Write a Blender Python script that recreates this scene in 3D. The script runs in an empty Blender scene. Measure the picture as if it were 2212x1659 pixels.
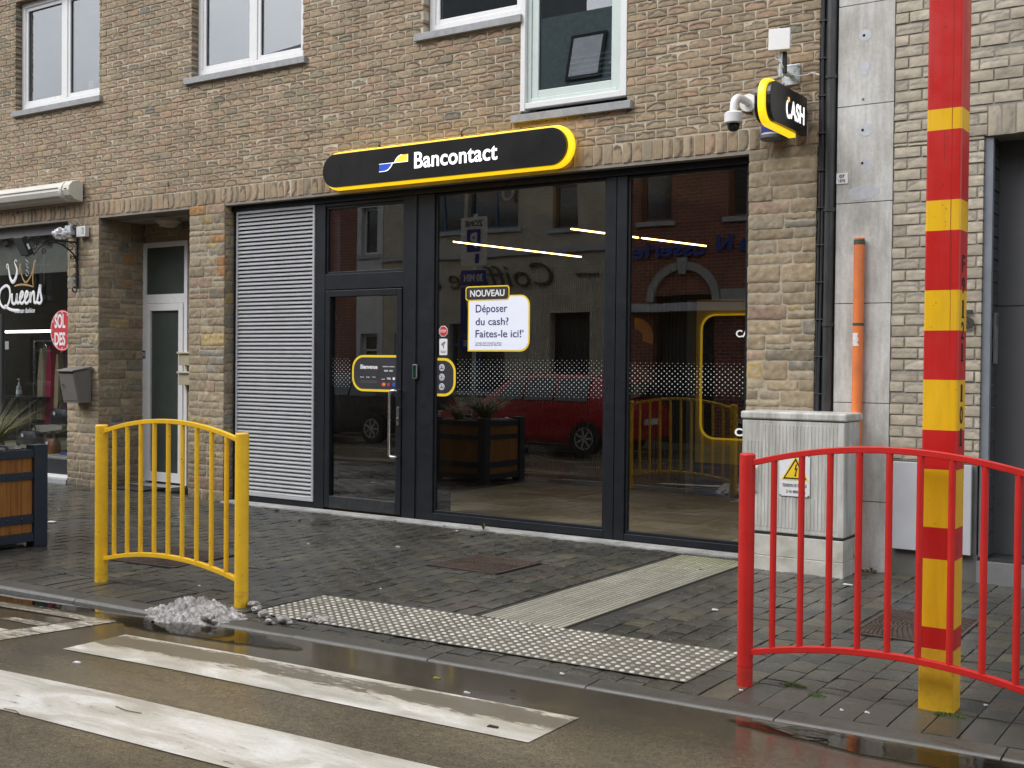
import bpy, bmesh, math, random
import numpy as np
from mathutils import Vector, Matrix, noise as mnoise
scene = bpy.context.scene
COL = scene.collection
R = math.radians
PI = math.pi
random.seed(7)
rng = np.random.default_rng(7)

# ---------------------------------------------------------------- camera
cam_d = bpy.data.cameras.new('camera'); cam = bpy.data.objects.new('camera', cam_d); COL.objects.link(cam)
yaw, pit, rol = 0.5923, 0.0173, 0.0100
f_ = Vector((-math.sin(yaw)*math.cos(pit), math.cos(yaw)*math.cos(pit), -math.sin(pit)))
r_ = Vector((math.cos(yaw), math.sin(yaw), 0)); u_ = r_.cross(f_)
r2 = r_*math.cos(rol) + u_*math.sin(rol); u2 = -r_*math.sin(rol) + u_*math.cos(rol)
Mc = Matrix((r2, u2, -f_)).transposed().to_4x4(); Mc.translation = Vector((0, -9.47, 1.66))
cam.matrix_world = Mc
cam_d.sensor_width = 36; cam_d.lens = 36*2500/2212; cam_d.clip_end = 3000; cam_d.clip_start = 0.05
scene.camera = cam
# ---------------------------------------------------------------- sky (overcast) and sun
SUN_EL, SUN_AZ = R(48), R(215)      # azimuth from +Y clockwise
w = bpy.data.worlds.new('World'); scene.world = w; w.use_nodes = True
nt = w.node_tree; nt.nodes.clear()
out = nt.nodes.new('ShaderNodeOutputWorld'); bg = nt.nodes.new('ShaderNodeBackground')
sky = nt.nodes.new('ShaderNodeTexSky'); sky.sky_type = 'NISHITA'; sky.sun_disc = False
sky.sun_elevation = SUN_EL; sky.sun_rotation = SUN_AZ; sky.air_density = 1.0; sky.dust_density = 4.0
hs = nt.nodes.new('ShaderNodeHueSaturation'); hs.inputs['Saturation'].default_value = 0.12
tc = nt.nodes.new('ShaderNodeTexCoord'); nz = nt.nodes.new('ShaderNodeTexNoise')
nz.inputs['Scale'].default_value = 2.2; nz.inputs['Detail'].default_value = 6
cr = nt.nodes.new('ShaderNodeValToRGB')
cr.color_ramp.elements[0].position = .3; cr.color_ramp.elements[0].color = (.55, .57, .61, 1)
cr.color_ramp.elements[1].position = .75; cr.color_ramp.elements[1].color = (1.05, 1.05, 1.06, 1)
flat = nt.nodes.new('ShaderNodeMix'); flat.data_type = 'RGBA'; flat.inputs[0].default_value = .65
flat.inputs[7].default_value = (7.2, 7.4, 7.7, 1)
mul = nt.nodes.new('ShaderNodeMix'); mul.data_type = 'RGBA'; mul.blend_type = 'MULTIPLY'; mul.inputs[0].default_value = 1
L = nt.links.new
L(sky.outputs[0], hs.inputs['Color']); L(hs.outputs[0], flat.inputs[6])
L(tc.outputs['Generated'], nz.inputs['Vector']); L(nz.outputs['Fac'], cr.inputs[0])
L(flat.outputs[2], mul.inputs[6]); L(cr.outputs[0], mul.inputs[7])
L(mul.outputs[2], bg.inputs['Color']); bg.inputs['Strength'].default_value = 0.15
L(bg.outputs[0], out.inputs['Surface'])
sd = bpy.data.lights.new('sun', 'SUN'); so = bpy.data.objects.new('sun', sd); COL.objects.link(so)
sd.energy = 1.2; sd.angle = R(40); sd.color = (1, .97, .93)
sv = Vector((math.sin(SUN_AZ)*math.cos(SUN_EL), math.cos(SUN_AZ)*math.cos(SUN_EL), math.sin(SUN_EL)))
so.rotation_euler = (-sv).to_track_quat('-Z', 'Y').to_euler()
scene.view_settings.view_transform = 'Standard'; scene.view_settings.look = 'None'
scene.view_settings.exposure = 0.80; scene.view_settings.gamma = 1
scene.cycles.max_bounces = 8; scene.cycles.transparent_max_bounces = 12
scene.cycles.use_denoising = True; scene.cycles.caustics_reflective = False; scene.cycles.caustics_refractive = False

# ---------------------------------------------------------------- helpers
def tag(o, label=None, cat=None, group=None, kind=None):
    if label: o['label'] = label
    if cat: o['category'] = cat
    if group: o['group'] = group
    if kind: o['kind'] = kind
    return o
def empty(name, loc=(0,0,0), label=None, cat=None, group=None, rz=0):
    o = bpy.data.objects.new(name, None); COL.objects.link(o); o.location = loc; o.rotation_euler.z = rz
    o.empty_display_size = .1
    return tag(o, label, cat, group)
def copy_tree(o, parent=None):
    c = o.copy(); COL.objects.link(c); c.parent = parent
    for ch in list(o.children): copy_tree(ch, c)
    return c

class MB:
    """collects boxes, tubes, grids; build() links them as one mesh object"""
    def __init__(s): s.v = []; s.f = []; s.c = []; s.m = []; s.n = 0
    def add(s, verts, faces, col=None, mi=0):
        b = s.n
        s.v.extend([tuple(map(float, v)) for v in verts]); s.n += len(verts)
        s.f.extend([tuple(i+b for i in f) for f in faces]); s.m.extend([mi]*len(faces))
        if col is None: s.c.extend([(1,1,1,1)]*len(verts))
        elif len(np.shape(col)) == 1: s.c.extend([tuple(col[:3])+(1,)]*len(verts))
        else: s.c.extend([tuple(c[:3])+(1,) for c in col])
        return s
    def box(s, x0, x1, y0, y1, z0, z1, col=None, mi=0, M=None):
        x0,x1 = sorted((x0,x1)); y0,y1 = sorted((y0,y1)); z0,z1 = sorted((z0,z1))
        v = [(x,y,z) for x in (x0,x1) for y in (y0,y1) for z in (z0,z1)]
        if M is not None: v = [tuple(M @ Vector(p)) for p in v]
        return s.add(v, [(0,1,3,2),(4,6,7,5),(0,4,5,1),(2,3,7,6),(0,2,6,4),(1,5,7,3)], col, mi)
    def prism(s, pts, d0, d1, axis='y', col=None, mi=0):
        """pts: 2D outline; axis y -> (x,z) outline between y=d0..d1; z -> (x,y); x -> (y,z)"""
        def P(a, b, d): return (a,d,b) if axis == 'y' else (a,b,d) if axis == 'z' else (d,a,b)
        n = len(pts)
        v = [P(a,b,d0) for a,b in pts] + [P(a,b,d1) for a,b in pts]
        f = [tuple(range(n)), tuple(range(2*n-1, n-1, -1))] + [(i,(i+1)%n,n+(i+1)%n,n+i)[::-1] for i in range(n)]
        return s.add(v, f, col, mi)
    def ring(s, outer, inner, d0, d1, axis='y', col=None, mi=0):
        """frame between two outlines with the same count"""
        def P(a, b, d): return (a,d,b) if axis == 'y' else (a,b,d) if axis == 'z' else (d,a,b)
        n = len(outer)
        v = [P(a,b,d0) for a,b in outer]+[P(a,b,d0) for a,b in inner]+[P(a,b,d1) for a,b in outer]+[P(a,b,d1) for a,b in inner]
        f = []
        for i in range(n):
            j = (i+1) % n
            f += [(i,j,n+j,n+i),(2*n+j,2*n+i,3*n+i,3*n+j),(j,i,2*n+i,2*n+j),(n+i,n+j,3*n+j,3*n+i)]
        return s.add(v, f, col, mi)
    def tube(s, path, r, n=8, col=None, mi=0, cap=True, flat=None):
        P = [Vector(p) for p in path]; k = len(P); rr = r if hasattr(r, '__len__') else [r]*k
        v = []; up = None
        for i in range(k):
            t = (P[min(i+1,k-1)] - P[max(i-1,0)]).normalized()
            if up is None:
                up = Vector((0,0,1)) if abs(t.z) < .9 else Vector((1,0,0))
            a = t.cross(up)
            if a.length < 1e-4: a = t.cross(Vector((0,1,0)))
            a.normalize(); b = a.cross(t).normalized(); up = b
            for j in range(n):
                q = 2*PI*j/n + PI/n
                o = a*math.cos(q)*rr[i] + b*math.sin(q)*rr[i]
                if flat is not None: o = Vector((o.x*flat[0], o.y*flat[1], o.z*flat[2]))
                v.append(P[i]+o)
        f = [(i*n+j, i*n+(j+1)%n, (i+1)*n+(j+1)%n, (i+1)*n+j)[::-1] for i in range(k-1) for j in range(n)]
        if cap: f += [tuple(range(n)), tuple(range(k*n-1, (k-1)*n-1, -1))]
        return s.add(v, f, col, mi)
    def lathe(s, c, prof, n=20, axis='z', col=None, mi=0):
        v = []; c = Vector(c)
        for r, h in prof:
            for j in range(n):
                q = 2*PI*j/n; a, b = r*math.cos(q), r*math.sin(q)
                v.append(c + (Vector((a,b,h)) if axis == 'z' else Vector((a,h,b)) if axis == 'y' else Vector((h,a,b))))
        k = len(prof)
        f = [(i*n+j, i*n+(j+1)%n, (i+1)*n+(j+1)%n, (i+1)*n+j) for i in range(k-1) for j in range(n)]
        if axis == 'y': f = [q[::-1] for q in f]
        f += [tuple(range(n))[::-1], tuple(range((k-1)*n, k*n))]
        return s.add(v, f, col, mi)
    def build(s, name, mat, parent=None, bevel=0, smooth=False, seg=2, angle=35):
        me = bpy.data.meshes.new(name); me.from_pydata(s.v, [], s.f)
        at = me.color_attributes.new('Col', 'FLOAT_COLOR', 'POINT')
        at.data.foreach_set('color', np.array(s.c, dtype=np.float32).ravel())
        mats = mat if isinstance(mat, (list, tuple)) else [mat]
        for m in mats: me.materials.append(m)
        if len(mats) > 1: me.polygons.foreach_set('material_index', s.m)
        if smooth: me.polygons.foreach_set('use_smooth', [True]*len(me.polygons))
        me.update()
        if not s.f or smooth != 'raw':
            bm = bmesh.new(); bm.from_mesh(me); bmesh.ops.recalc_face_normals(bm, faces=bm.faces); bm.to_mesh(me); bm.free()
        if smooth:
            try: me.set_sharp_from_angle(angle=R(angle))
            except Exception: pass
        o = bpy.data.objects.new(name, me); COL.objects.link(o)
        if parent is not None:
            o.parent = parent
        if bevel:
            b = o.modifiers.new('bevel', 'BEVEL'); b.width = bevel; b.segments = seg; b.limit_method = 'ANGLE'; b.angle_limit = R(40)
        return o

def rrect(x0, x1, z0, z1, r, n=6, corners=(1,1,1,1)):
    """rounded rectangle outline, corners order: (x1,z1),(x0,z1),(x0,z0),(x1,z0)"""
    pts = []
    for (cx, cz, a0), k in zip([(x1-r,z1-r,0),(x0+r,z1-r,90),(x0+r,z0+r,180),(x1-r,z0+r,270)], corners):
        if k:
            for i in range(n+1):
                a = R(a0 + 90*i/n); pts.append((cx+r*math.cos(a), cz+r*math.sin(a)))
        else:
            a = R(a0+45); pts += [(cx + r*(1 if math.cos(a) > 0 else -1), cz + r*(1 if math.sin(a) > 0 else -1))]*(n+1)
    return pts
def smooth_path(pts, n=6):
    P = [np.array(p, float) for p in pts]; out = []
    for i in range(len(P)-1):
        p0 = P[max(i-1,0)]; p1 = P[i]; p2 = P[i+1]; p3 = P[min(i+2,len(P)-1)]
        for k in range(n):
            t = k/n
            out.append(tuple(.5*((2*p1)+(-p0+p2)*t+(2*p0-5*p1+4*p2-p3)*t*t+(-p0+3*p1-3*p2+p3)*t**3)))
    out.append(tuple(P[-1])); return out
def arc(cx, cy, r, a0, a1, n=12):
    return [(cx+r*math.cos(R(a0+(a1-a0)*i/n)), cy+r*math.sin(R(a0+(a1-a0)*i/n))) for i in range(n+1)]

def text_geo(txt, bold=0.0, shear=0.0, space=1.0, ext=.05):
    cu = bpy.data.curves.new('lettering', 'FONT'); cu.body = txt; cu.size = 1; cu.offset = bold; cu.shear = shear
    cu.space_character = space; cu.extrude = ext; cu.resolution_u = 4
    ob = bpy.data.objects.new('lettering', cu); me = bpy.data.meshes.new_from_object(ob)
    v = np.array([tuple(p.co) for p in me.vertices]); f = [tuple(p.vertices) for p in me.polygons]
    bpy.data.objects.remove(ob); bpy.data.meshes.remove(me); bpy.data.curves.remove(cu)
    return v, f
def put_text(mb, txt, x0, x1, z0, z1, y, bold=.0, th=.002, face='-y', col=None, mi=0, shear=0, space=1.0, fit=True):
    """lettering filling x0..x1, z0..z1 on a plane facing -y / +y / +x (for +x: x0,x1 are y values and y is x)"""
    v, f = text_geo(txt, bold, shear, space)
    if len(v) == 0: return
    mn, mx = v.min(0), v.max(0); W = mx[0]-mn[0]; H = mx[1]-mn[1]
    sx = (x1-x0)/W; sz = (z1-z0)/H
    if not fit: sx = math.copysign(sz, sx)
    X = x0 + (v[:,0]-mn[0])*sx; Z = z0+(v[:,1]-mn[1])*sz; D = (v[:,2]-mn[2])/(mx[2]-mn[2]+1e-9)*th
    if face == '-y': P = np.stack([X, y-D, Z], 1)
    elif face == '+y': P = np.stack([X, y+D, Z], 1)
    elif face == '+x': P = np.stack([y+D, X, Z], 1)
    elif face == '-x': P = np.stack([y-D, X, Z], 1)
    mb.add(P, f, col, mi)

# ---------------------------------------------------------------- materials
def newmat(name):
    m = bpy.data.materials.new(name); m.use_nodes = True; nt = m.node_tree; nt.nodes.clear()
    o = nt.nodes.new('ShaderNodeOutputMaterial'); p = nt.nodes.new('ShaderNodeBsdfPrincipled')
    nt.links.new(p.outputs[0], o.inputs[0]); return m, nt, p
def nnode(nt, t, **k):
    n = nt.nodes.new(t)
    for a, b in k.items():
        if a.startswith('i_'): n.inputs[a[2:].replace('_', ' ')].default_value = b
        else: setattr(n, a, b)
    return n
def noise_n(nt, scale, detail=5, rough=.6, vec=None, stretch=None, dist=0):
    tc = nnode(nt, 'ShaderNodeTexCoord'); n = nnode(nt, 'ShaderNodeTexNoise')
    n.inputs['Scale'].default_value = scale; n.inputs['Detail'].default_value = detail; n.inputs['Roughness'].default_value = rough
    n.inputs['Distortion'].default_value = dist
    src = tc.outputs['Object']
    if stretch:
        mp = nnode(nt, 'ShaderNodeMapping'); mp.inputs['Scale'].default_value = stretch
        nt.links.new(src, mp.inputs['Vector']); src = mp.outputs[0]
    nt.links.new(src, n.inputs['Vector']); return n
def ramp(nt, src, stops):
    r = nnode(nt, 'ShaderNodeValToRGB'); e = r.color_ramp.elements
    while len(e) > 1: e.remove(e[-1])
    e[0].position = stops[0][0]; e[0].color = tuple(stops[0][1])+(1,) if hasattr(stops[0][1], '__len__') else (stops[0][1],)*3+(1,)
    for p, c in stops[1:]:
        q = e.new(p); q.color = tuple(c)+(1,) if hasattr(c, '__len__') else (c,)*3+(1,)
    nt.links.new(src, r.inputs[0]); return r
def mixc(nt, a, b, fac, mode='MIX'):
    m = nnode(nt, 'ShaderNodeMix'); m.data_type = 'RGBA'; m.blend_type = mode
    for s, v in ((0, fac), (6, a), (7, b)):
        if isinstance(v, bpy.types.NodeSocket): nt.links.new(v, m.inputs[s])
        elif hasattr(v, '__len__'): m.inputs[s].default_value = tuple(v)[:3]+(1,)
        else: m.inputs[s].default_value = v
    return m.outputs[2]
def bump(nt, p, h, strength=.3, dist=.01, prev=None):
    b = nnode(nt, 'ShaderNodeBump'); b.inputs['Strength'].default_value = strength; b.inputs['Distance'].default_value = dist
    nt.links.new(h, b.inputs['Height'])
    if prev is not None: nt.links.new(prev, b.inputs['Normal'])
    nt.links.new(b.outputs[0], p.inputs['Normal']); return b.outputs[0]
def mat(name, col, rough=.5, metal=0, var=.12, vs=6, rv=.1, bs=0, bscale=80, bd=.002, vcol=False, dirt=0, dirtcol=(.08,.07,.055), dscale=2.5, dstretch=None, coat=0, emit=0, ecol=None, spec=.5, chips=None):
    """generic painted/solid surface with uneven colour, gloss and dirt"""
    m, nt, p = newmat(name)
    n = noise_n(nt, vs, 6)
    lo = tuple(c*(1-var) for c in col); hi = tuple(min(1, c*(1+var)) for c in col)
    c = ramp(nt, n.outputs[0], [(.3, lo), (.7, hi)]).outputs[0]
    if vcol:
        a = nnode(nt, 'ShaderNodeVertexColor', layer_name='Col'); c = mixc(nt, c, a.outputs[0], 1, 'MULTIPLY')
    if dirt:
        d = noise_n(nt, dscale, 8, .7, stretch=dstretch)
        fac = ramp(nt, d.outputs[0], [(.5-.1*dirt, 0.0), (.72, min(1, dirt))]).outputs[0]
        c = mixc(nt, c, dirtcol, fac)
    if chips:
        d = noise_n(nt, 34, 7, .75); d2 = noise_n(nt, 4.5, 3)
        k = mixc(nt, ramp(nt, d.outputs[0], [(.635,0.0),(.66,1.0)]).outputs[0], ramp(nt, d2.outputs[0], [(.45,0.0),(.55,1.0)]).outputs[0], 1, 'MULTIPLY'); c = mixc(nt, c, chips, k)
    nt.links.new(c, p.inputs['Base Color'])
    r = noise_n(nt, vs*2.3, 5)
    rr = ramp(nt, r.outputs[0], [(.3, max(.02, rough-rv)), (.7, min(1, rough+rv))]); nt.links.new(rr.outputs[0], p.inputs['Roughness'])
    p.inputs['Metallic'].default_value = metal; p.inputs['Specular IOR Level'].default_value = spec
    if coat: p.inputs['Coat Weight'].default_value = coat; p.inputs['Coat Roughness'].default_value = .08
    if bs:
        b = noise_n(nt, bscale, 6, .65); bump(nt, p, b.outputs[0], bs, bd)
    if emit:
        p.inputs['Emission Color'].default_value = tuple(ecol or col)+(1,); p.inputs['Emission Strength'].default_value = emit
    return m
def glassmat(name, ior=1.6, tint=(.9,.93,.92), rough=0.0, haze=0.0, wav=0.0006, wscale=1.3):
    m = bpy.data.materials.new(name); m.use_nodes = True; nt = m.node_tree; nt.nodes.clear()
    o = nt.nodes.new('ShaderNodeOutputMaterial')
    t = nnode(nt, 'ShaderNodeBsdfTransparent'); t.inputs[0].default_value = tint+(1,)
    g = nnode(nt, 'ShaderNodeBsdfGlossy'); g.inputs['Roughness'].default_value = rough; g.inputs['Color'].default_value = (1,1,1,1)
    f0 = ((ior-1)/(ior+1))**2      # thin pane: same reflectance from both sides (Schlick)
    ge = nnode(nt, 'ShaderNodeNewGeometry'); dt = nnode(nt, 'ShaderNodeVectorMath', operation='DOT_PRODUCT'); nt.links.new(ge.outputs['Normal'], dt.inputs[0]); nt.links.new(ge.outputs['Incoming'], dt.inputs[1])
    ab = nnode(nt, 'ShaderNodeMath', operation='ABSOLUTE'); nt.links.new(dt.outputs['Value'], ab.inputs[0])
    om = nnode(nt, 'ShaderNodeMath', operation='SUBTRACT'); om.inputs[0].default_value = 1.0; nt.links.new(ab.outputs[0], om.inputs[1])
    pw = nnode(nt, 'ShaderNodeMath', operation='POWER'); pw.inputs[1].default_value = 5; nt.links.new(om.outputs[0], pw.inputs[0])
    f = nnode(nt, 'ShaderNodeMath', operation='MULTIPLY_ADD'); f.inputs[1].default_value = 1-f0; f.inputs[2].default_value = f0; nt.links.new(pw.outputs[0], f.inputs[0])
    mx = nnode(nt, 'ShaderNodeMixShader')
    if wav:
        n = noise_n(nt, wscale, 1); b = nnode(nt, 'ShaderNodeBump'); b.inputs['Strength'].default_value = 1; b.inputs['Distance'].default_value = wav*10
        nt.links.new(n.outputs[0], b.inputs['Height']); nt.links.new(b.outputs[0], g.inputs['Normal'])
    nt.links.new(f.outputs[0], mx.inputs[0]); nt.links.new(t.outputs[0], mx.inputs[1]); nt.links.new(g.outputs[0], mx.inputs[2])
    nt.links.new(mx.outputs[0], o.inputs[0]); return m

def masonry_mat(name, rough=.85, bs=.5, bscale=45, tint=(1,1,1), grain=.25, wet=0, damp=None, streaks=0):
    """colour of each unit comes from the mesh; grain and fine relief from noise"""
    m, nt, p = newmat(name)
    a = nnode(nt, 'ShaderNodeVertexColor', layer_name='Col')
    n = noise_n(nt, bscale*.6, 8, .7); g = ramp(nt, n.outputs[0], [(.25, 1-grain), (.75, 1+grain)])
    c = mixc(nt, a.outputs[0], g.outputs[0], 1, 'MULTIPLY')
    n2 = noise_n(nt, .7, 5, .6); g2 = ramp(nt, n2.outputs[0], [(.3, .84), (.7, 1.1)])
    c = mixc(nt, c, g2.outputs[0], 1, 'MULTIPLY')
    if streaks:
        n5 = noise_n(nt, 1.6, 6, .65, stretch=(2.6,2.6,.3)); c = mixc(nt, c, ramp(nt, n5.outputs[0], [(.36, 1-streaks), (.56, 1.04)]).outputs[0], 1, 'MULTIPLY')
    c = mixc(nt, c, tint, 1, 'MULTIPLY')
    if damp:   # dirt splashed up from the pavement
        tcd = nnode(nt, 'ShaderNodeTexCoord'); sx = nnode(nt, 'ShaderNodeSeparateXYZ'); nt.links.new(tcd.outputs['Object'], sx.inputs[0])
        nn = noise_n(nt, 3, 5); ad = nnode(nt, 'ShaderNodeMath', operation='MULTIPLY_ADD'); ad.inputs[1].default_value = .5
        nt.links.new(nn.outputs[0], ad.inputs[0]); nt.links.new(sx.outputs[2], ad.inputs[2])
        k = ramp(nt, ad.outputs[0], [(.25, .6), (damp, 1.0)]); c = mixc(nt, c, k.outputs[0], 1, 'MULTIPLY')
    nt.links.new(c, p.inputs['Base Color'])
    if wet:
        n3 = noise_n(nt, 1.1, 5, .6); n4 = noise_n(nt, 14, 4, .6)
        r = ramp(nt, n3.outputs[0], [(.36, rough-wet), (.62, rough)])
        r2_ = ramp(nt, n4.outputs[0], [(.3, .75), (.7, 1.15)]); rr = mixc(nt, r.outputs[0], r2_.outputs[0], 1, 'MULTIPLY')
        nt.links.new(rr, p.inputs['Roughness'])
    else: p.inputs['Roughness'].default_value = rough
    b = noise_n(nt, bscale, 8, .7); bump(nt, p, b.outputs[0], bs, .006)
    return m
# ---------------------------------------------------------------- masonry units as real relief
V3 = lambda *a: np.array(a, float)
def block(mb, O, U, V, N, u0, u1, v0, v1, rel, col, dep):
    nv, nu = rel.shape
    uu, vv = np.meshgrid(np.linspace(u0, u1, nu), np.linspace(v0, v1, nv))
    P = O + uu[..., None]*U + vv[..., None]*V + rel[..., None]*N
    P = P.reshape(-1, 3)
    C = np.broadcast_to(col, (nv, nu, 3)).reshape(-1, 3)
    f = [(j*nu+i, j*nu+i+1, (j+1)*nu+i+1, (j+1)*nu+i) for j in range(nv-1) for i in range(nu-1)]
    ring = [i for i in range(nu)] + [j*nu+nu-1 for j in range(1, nv)] + [(nv-1)*nu+i for i in range(nu-2, -1, -1)] + [j*nu for j in range(nv-2, 0, -1)]
    B = P[ring] - N*(dep + rel.reshape(-1)[ring])[:, None]
    n = nu*nv; k = len(ring)
    f += [(ring[i], n+i, n+(i+1) % k, ring[(i+1) % k]) for i in range(k)]
    mb.add(np.vstack([P, B]), f, np.vstack([C, C[ring]*.8]))
def smooth_rand(nv, nu, s=2):
    a = rng.normal(size=(nv+4, nu+4))
    for _ in range(s):
        a = (a + np.roll(a,1,0) + np.roll(a,-1,0) + np.roll(a,1,1) + np.roll(a,-1,1))/5
    return a[2:-2, 2:-2]*(1+s)
def edge_roll(nv, nu, L, H, r, amp):
    u = np.linspace(0, L, nu); v = np.linspace(0, H, nv)
    eu = np.minimum(u, L-u)[None, :]; ev = np.minimum(v, H-v)[:, None]
    return -amp*(np.exp(-eu/r) + np.exp(-ev/r))
def brick_rel(L, H, nu, nv, fold=.75, amp=1.0, vert=False):
    u = np.linspace(0, 1, nu)[None, :]; v = np.linspace(0, 1, nv)[:, None]
    if vert: u, v = np.linspace(0, 1, nv)[:, None], np.linspace(0, 1, nu)[None, :]
    rel = edge_roll(nv, nu, L, H, .0028, .0022) + smooth_rand(nv, nu, 1)*.0011*amp
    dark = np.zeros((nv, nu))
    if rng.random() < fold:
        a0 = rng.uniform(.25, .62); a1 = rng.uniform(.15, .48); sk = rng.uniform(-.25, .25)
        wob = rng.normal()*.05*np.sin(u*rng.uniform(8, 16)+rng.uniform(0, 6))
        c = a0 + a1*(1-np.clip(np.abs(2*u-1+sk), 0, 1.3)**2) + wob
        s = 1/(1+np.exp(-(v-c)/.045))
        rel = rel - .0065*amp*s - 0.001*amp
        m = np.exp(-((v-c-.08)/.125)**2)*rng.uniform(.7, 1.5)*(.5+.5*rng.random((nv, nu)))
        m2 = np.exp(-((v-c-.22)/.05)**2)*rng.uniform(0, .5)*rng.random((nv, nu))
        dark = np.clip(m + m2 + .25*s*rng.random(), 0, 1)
    else:
        c = rng.uniform(.2, .8)
        dark = np.exp(-((v-c-.1*np.sin(5*u+rng.uniform(0, 6)))/.06)**2)*rng.uniform(0, .5)*np.ones((nv, nu))
    return rel, dark
BR = [((.350,.262,.168), 6), ((.368,.260,.170), 4), ((.325,.256,.168), 5), ((.378,.262,.174), 1.4), ((.275,.230,.160), .9), ((.310,.248,.162), 3), ((.225,.205,.158), .25), ((.350,.270,.180), 3)]
GB = [((.44,.385,.30), 5), ((.47,.415,.325), 4), ((.40,.35,.27), 3), ((.50,.45,.355), 1)]
def pick(pal):
    w_ = np.array([p[1] for p in pal]); i = rng.choice(len(pal), p=w_/w_.sum())
    return np.array(pal[i][0])*rng.uniform(.92, 1.08)
def intervals(X0, X1, zc, holes):
    iv = [(X0, X1)]
    for h in holes:
        if h[2] < zc < h[3]:
            nx = []
            for a, b in iv:
                if h[1] <= a or h[0] >= b: nx.append((a, b)); continue
                if h[0] > a: nx.append((a, h[0]))
                if h[1] < b: nx.append((h[1], b))
            iv = nx
    return iv
def brickwork(mb, O, U, V, N, X0, X1, Z0, Z1, holes, course, length, joint, pal, darkc, nu=13, nv=8, fold=.75, amp=1.0, dep=.10, offs=.5, proud=.0):
    k = 0; z = Z0
    while z < Z1-.01:
        zt = min(z+course, Z1); zc = (z+zt)/2
        for a, b in intervals(X0, X1, zc, holes):
            off = (k % 2)*length*offs
            i = math.floor((a-off)/length)
            while True:
                l = i*length+off; r = l+length; i += 1
                if l >= b: break
                l2, r2_ = max(l, a), min(r, b)
                if r2_-l2 < .03: continue
                jl = joint/2 if l2 > a+1e-4 else 0; jr = joint/2 if r2_ < b-1e-4 else 0
                w_ = r2_-l2-jl-jr; h_ = zt-z-joint
                n_u = max(4, int(nu*w_/length))
                rel, dark = brick_rel(w_, h_, n_u, nv, fold, amp)
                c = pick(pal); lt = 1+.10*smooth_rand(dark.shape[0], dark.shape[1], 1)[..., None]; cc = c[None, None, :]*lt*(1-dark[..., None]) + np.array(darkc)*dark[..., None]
                jt = rng.normal()*.0012
                block(mb, O, U, V, N, l2+jl, r2_-jr, z+joint/2+jt, zt-joint/2+jt, rel+rng.normal()*.0015+proud, cc, dep)
        z = zt; k += 1
def soldiers(mb, O, U, V, N, X0, X1, Z0, Z1, pitch, joint, pal, darkc, fold=.8, dep=.10):
    n = max(1, round((X1-X0)/pitch)); p = (X1-X0)/n
    for i in range(n):
        l = X0+i*p; rel, dark = brick_rel(p-joint, Z1-Z0-joint, 5, 10, fold, .8, vert=rng.random() < .8)
        c = pick(pal); cc = c[None, None, :]*(1-dark[..., None]) + np.array(darkc)*dark[..., None]
        block(mb, O, U, V, N, l+joint/2, l+p-joint/2, Z0+rng.normal()*.002, Z1-joint, rel+rng.normal()*.002, cc, dep)
ST = [((.33,.275,.19), 5), ((.29,.245,.17), 4), ((.36,.31,.215), 4), ((.25,.225,.17), 2), ((.32,.24,.18), 1.6), ((.22,.215,.185), 1.3), ((.36,.20,.08), .6), ((.38,.30,.15), 1), ((.31,.27,.205), 3)]
def stonework(mb, O, U, V, N, X0, X1, Z0, Z1, joint=.013, dep=.06, amp=1.0, hm=.165):
    z = Z0
    while z < Z1-.02:
        h = rng.uniform(.08, hm); 
        if Z1-(z+h) < .06: h = Z1-z
        x = X0; first = True
        while x < X1-.01:
            w_ = rng.uniform(.13, .42)
            if X1-(x+w_) < .09: w_ = X1-x
            cells = [(x, x+w_, z, z+h)]
            if h > .125 and rng.random() < .38:
                zm = z+h*rng.uniform(.38, .62); cells = [(x, x+w_, z, zm), (x, x+w_, zm, z+h)]
                if w_ > .24 and rng.random() < .5:
                    xm = x+w_*rng.uniform(.35, .65); cells = [cells[0], (x, xm, zm, z+h), (xm, x+w_, zm, z+h)]
            for a, b, c_, d in cells:
                L_, H_ = b-a-joint, d-c_-joint; nu, nv = max(5, int(L_/.013)), max(5, int(H_/.013))
                rel = edge_roll(nv, nu, L_, H_, .0045, .0045) + smooth_rand(nv, nu, 0)*.0011*amp + smooth_rand(nv, nu, 1)*.0016*amp + smooth_rand(nv, nu, 3)*.0022*amp*np.clip(edge_roll(nv, nu, L_, H_, .02, 1)+1, 0, 1) + rng.normal()*.002
                col = pick(ST)*rng.uniform(.82, 1.16); vr = 1+.10*smooth_rand(nv, nu, 2)[..., None]
                warm = np.clip(smooth_rand(nv, nu, 3), 0, 1)[..., None]*.25
                cc = np.clip(col*vr*(1-warm)+warm*np.array((.36,.23,.11)), .05, .6)
                j = joint/2
                block(mb, O, U, V, N, a+j+rng.normal()*.002, b-j+rng.normal()*.002, c_+j+rng.normal()*.0015, d-j+rng.normal()*.0015, rel, cc, dep)
            x += w_
        z += h

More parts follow.
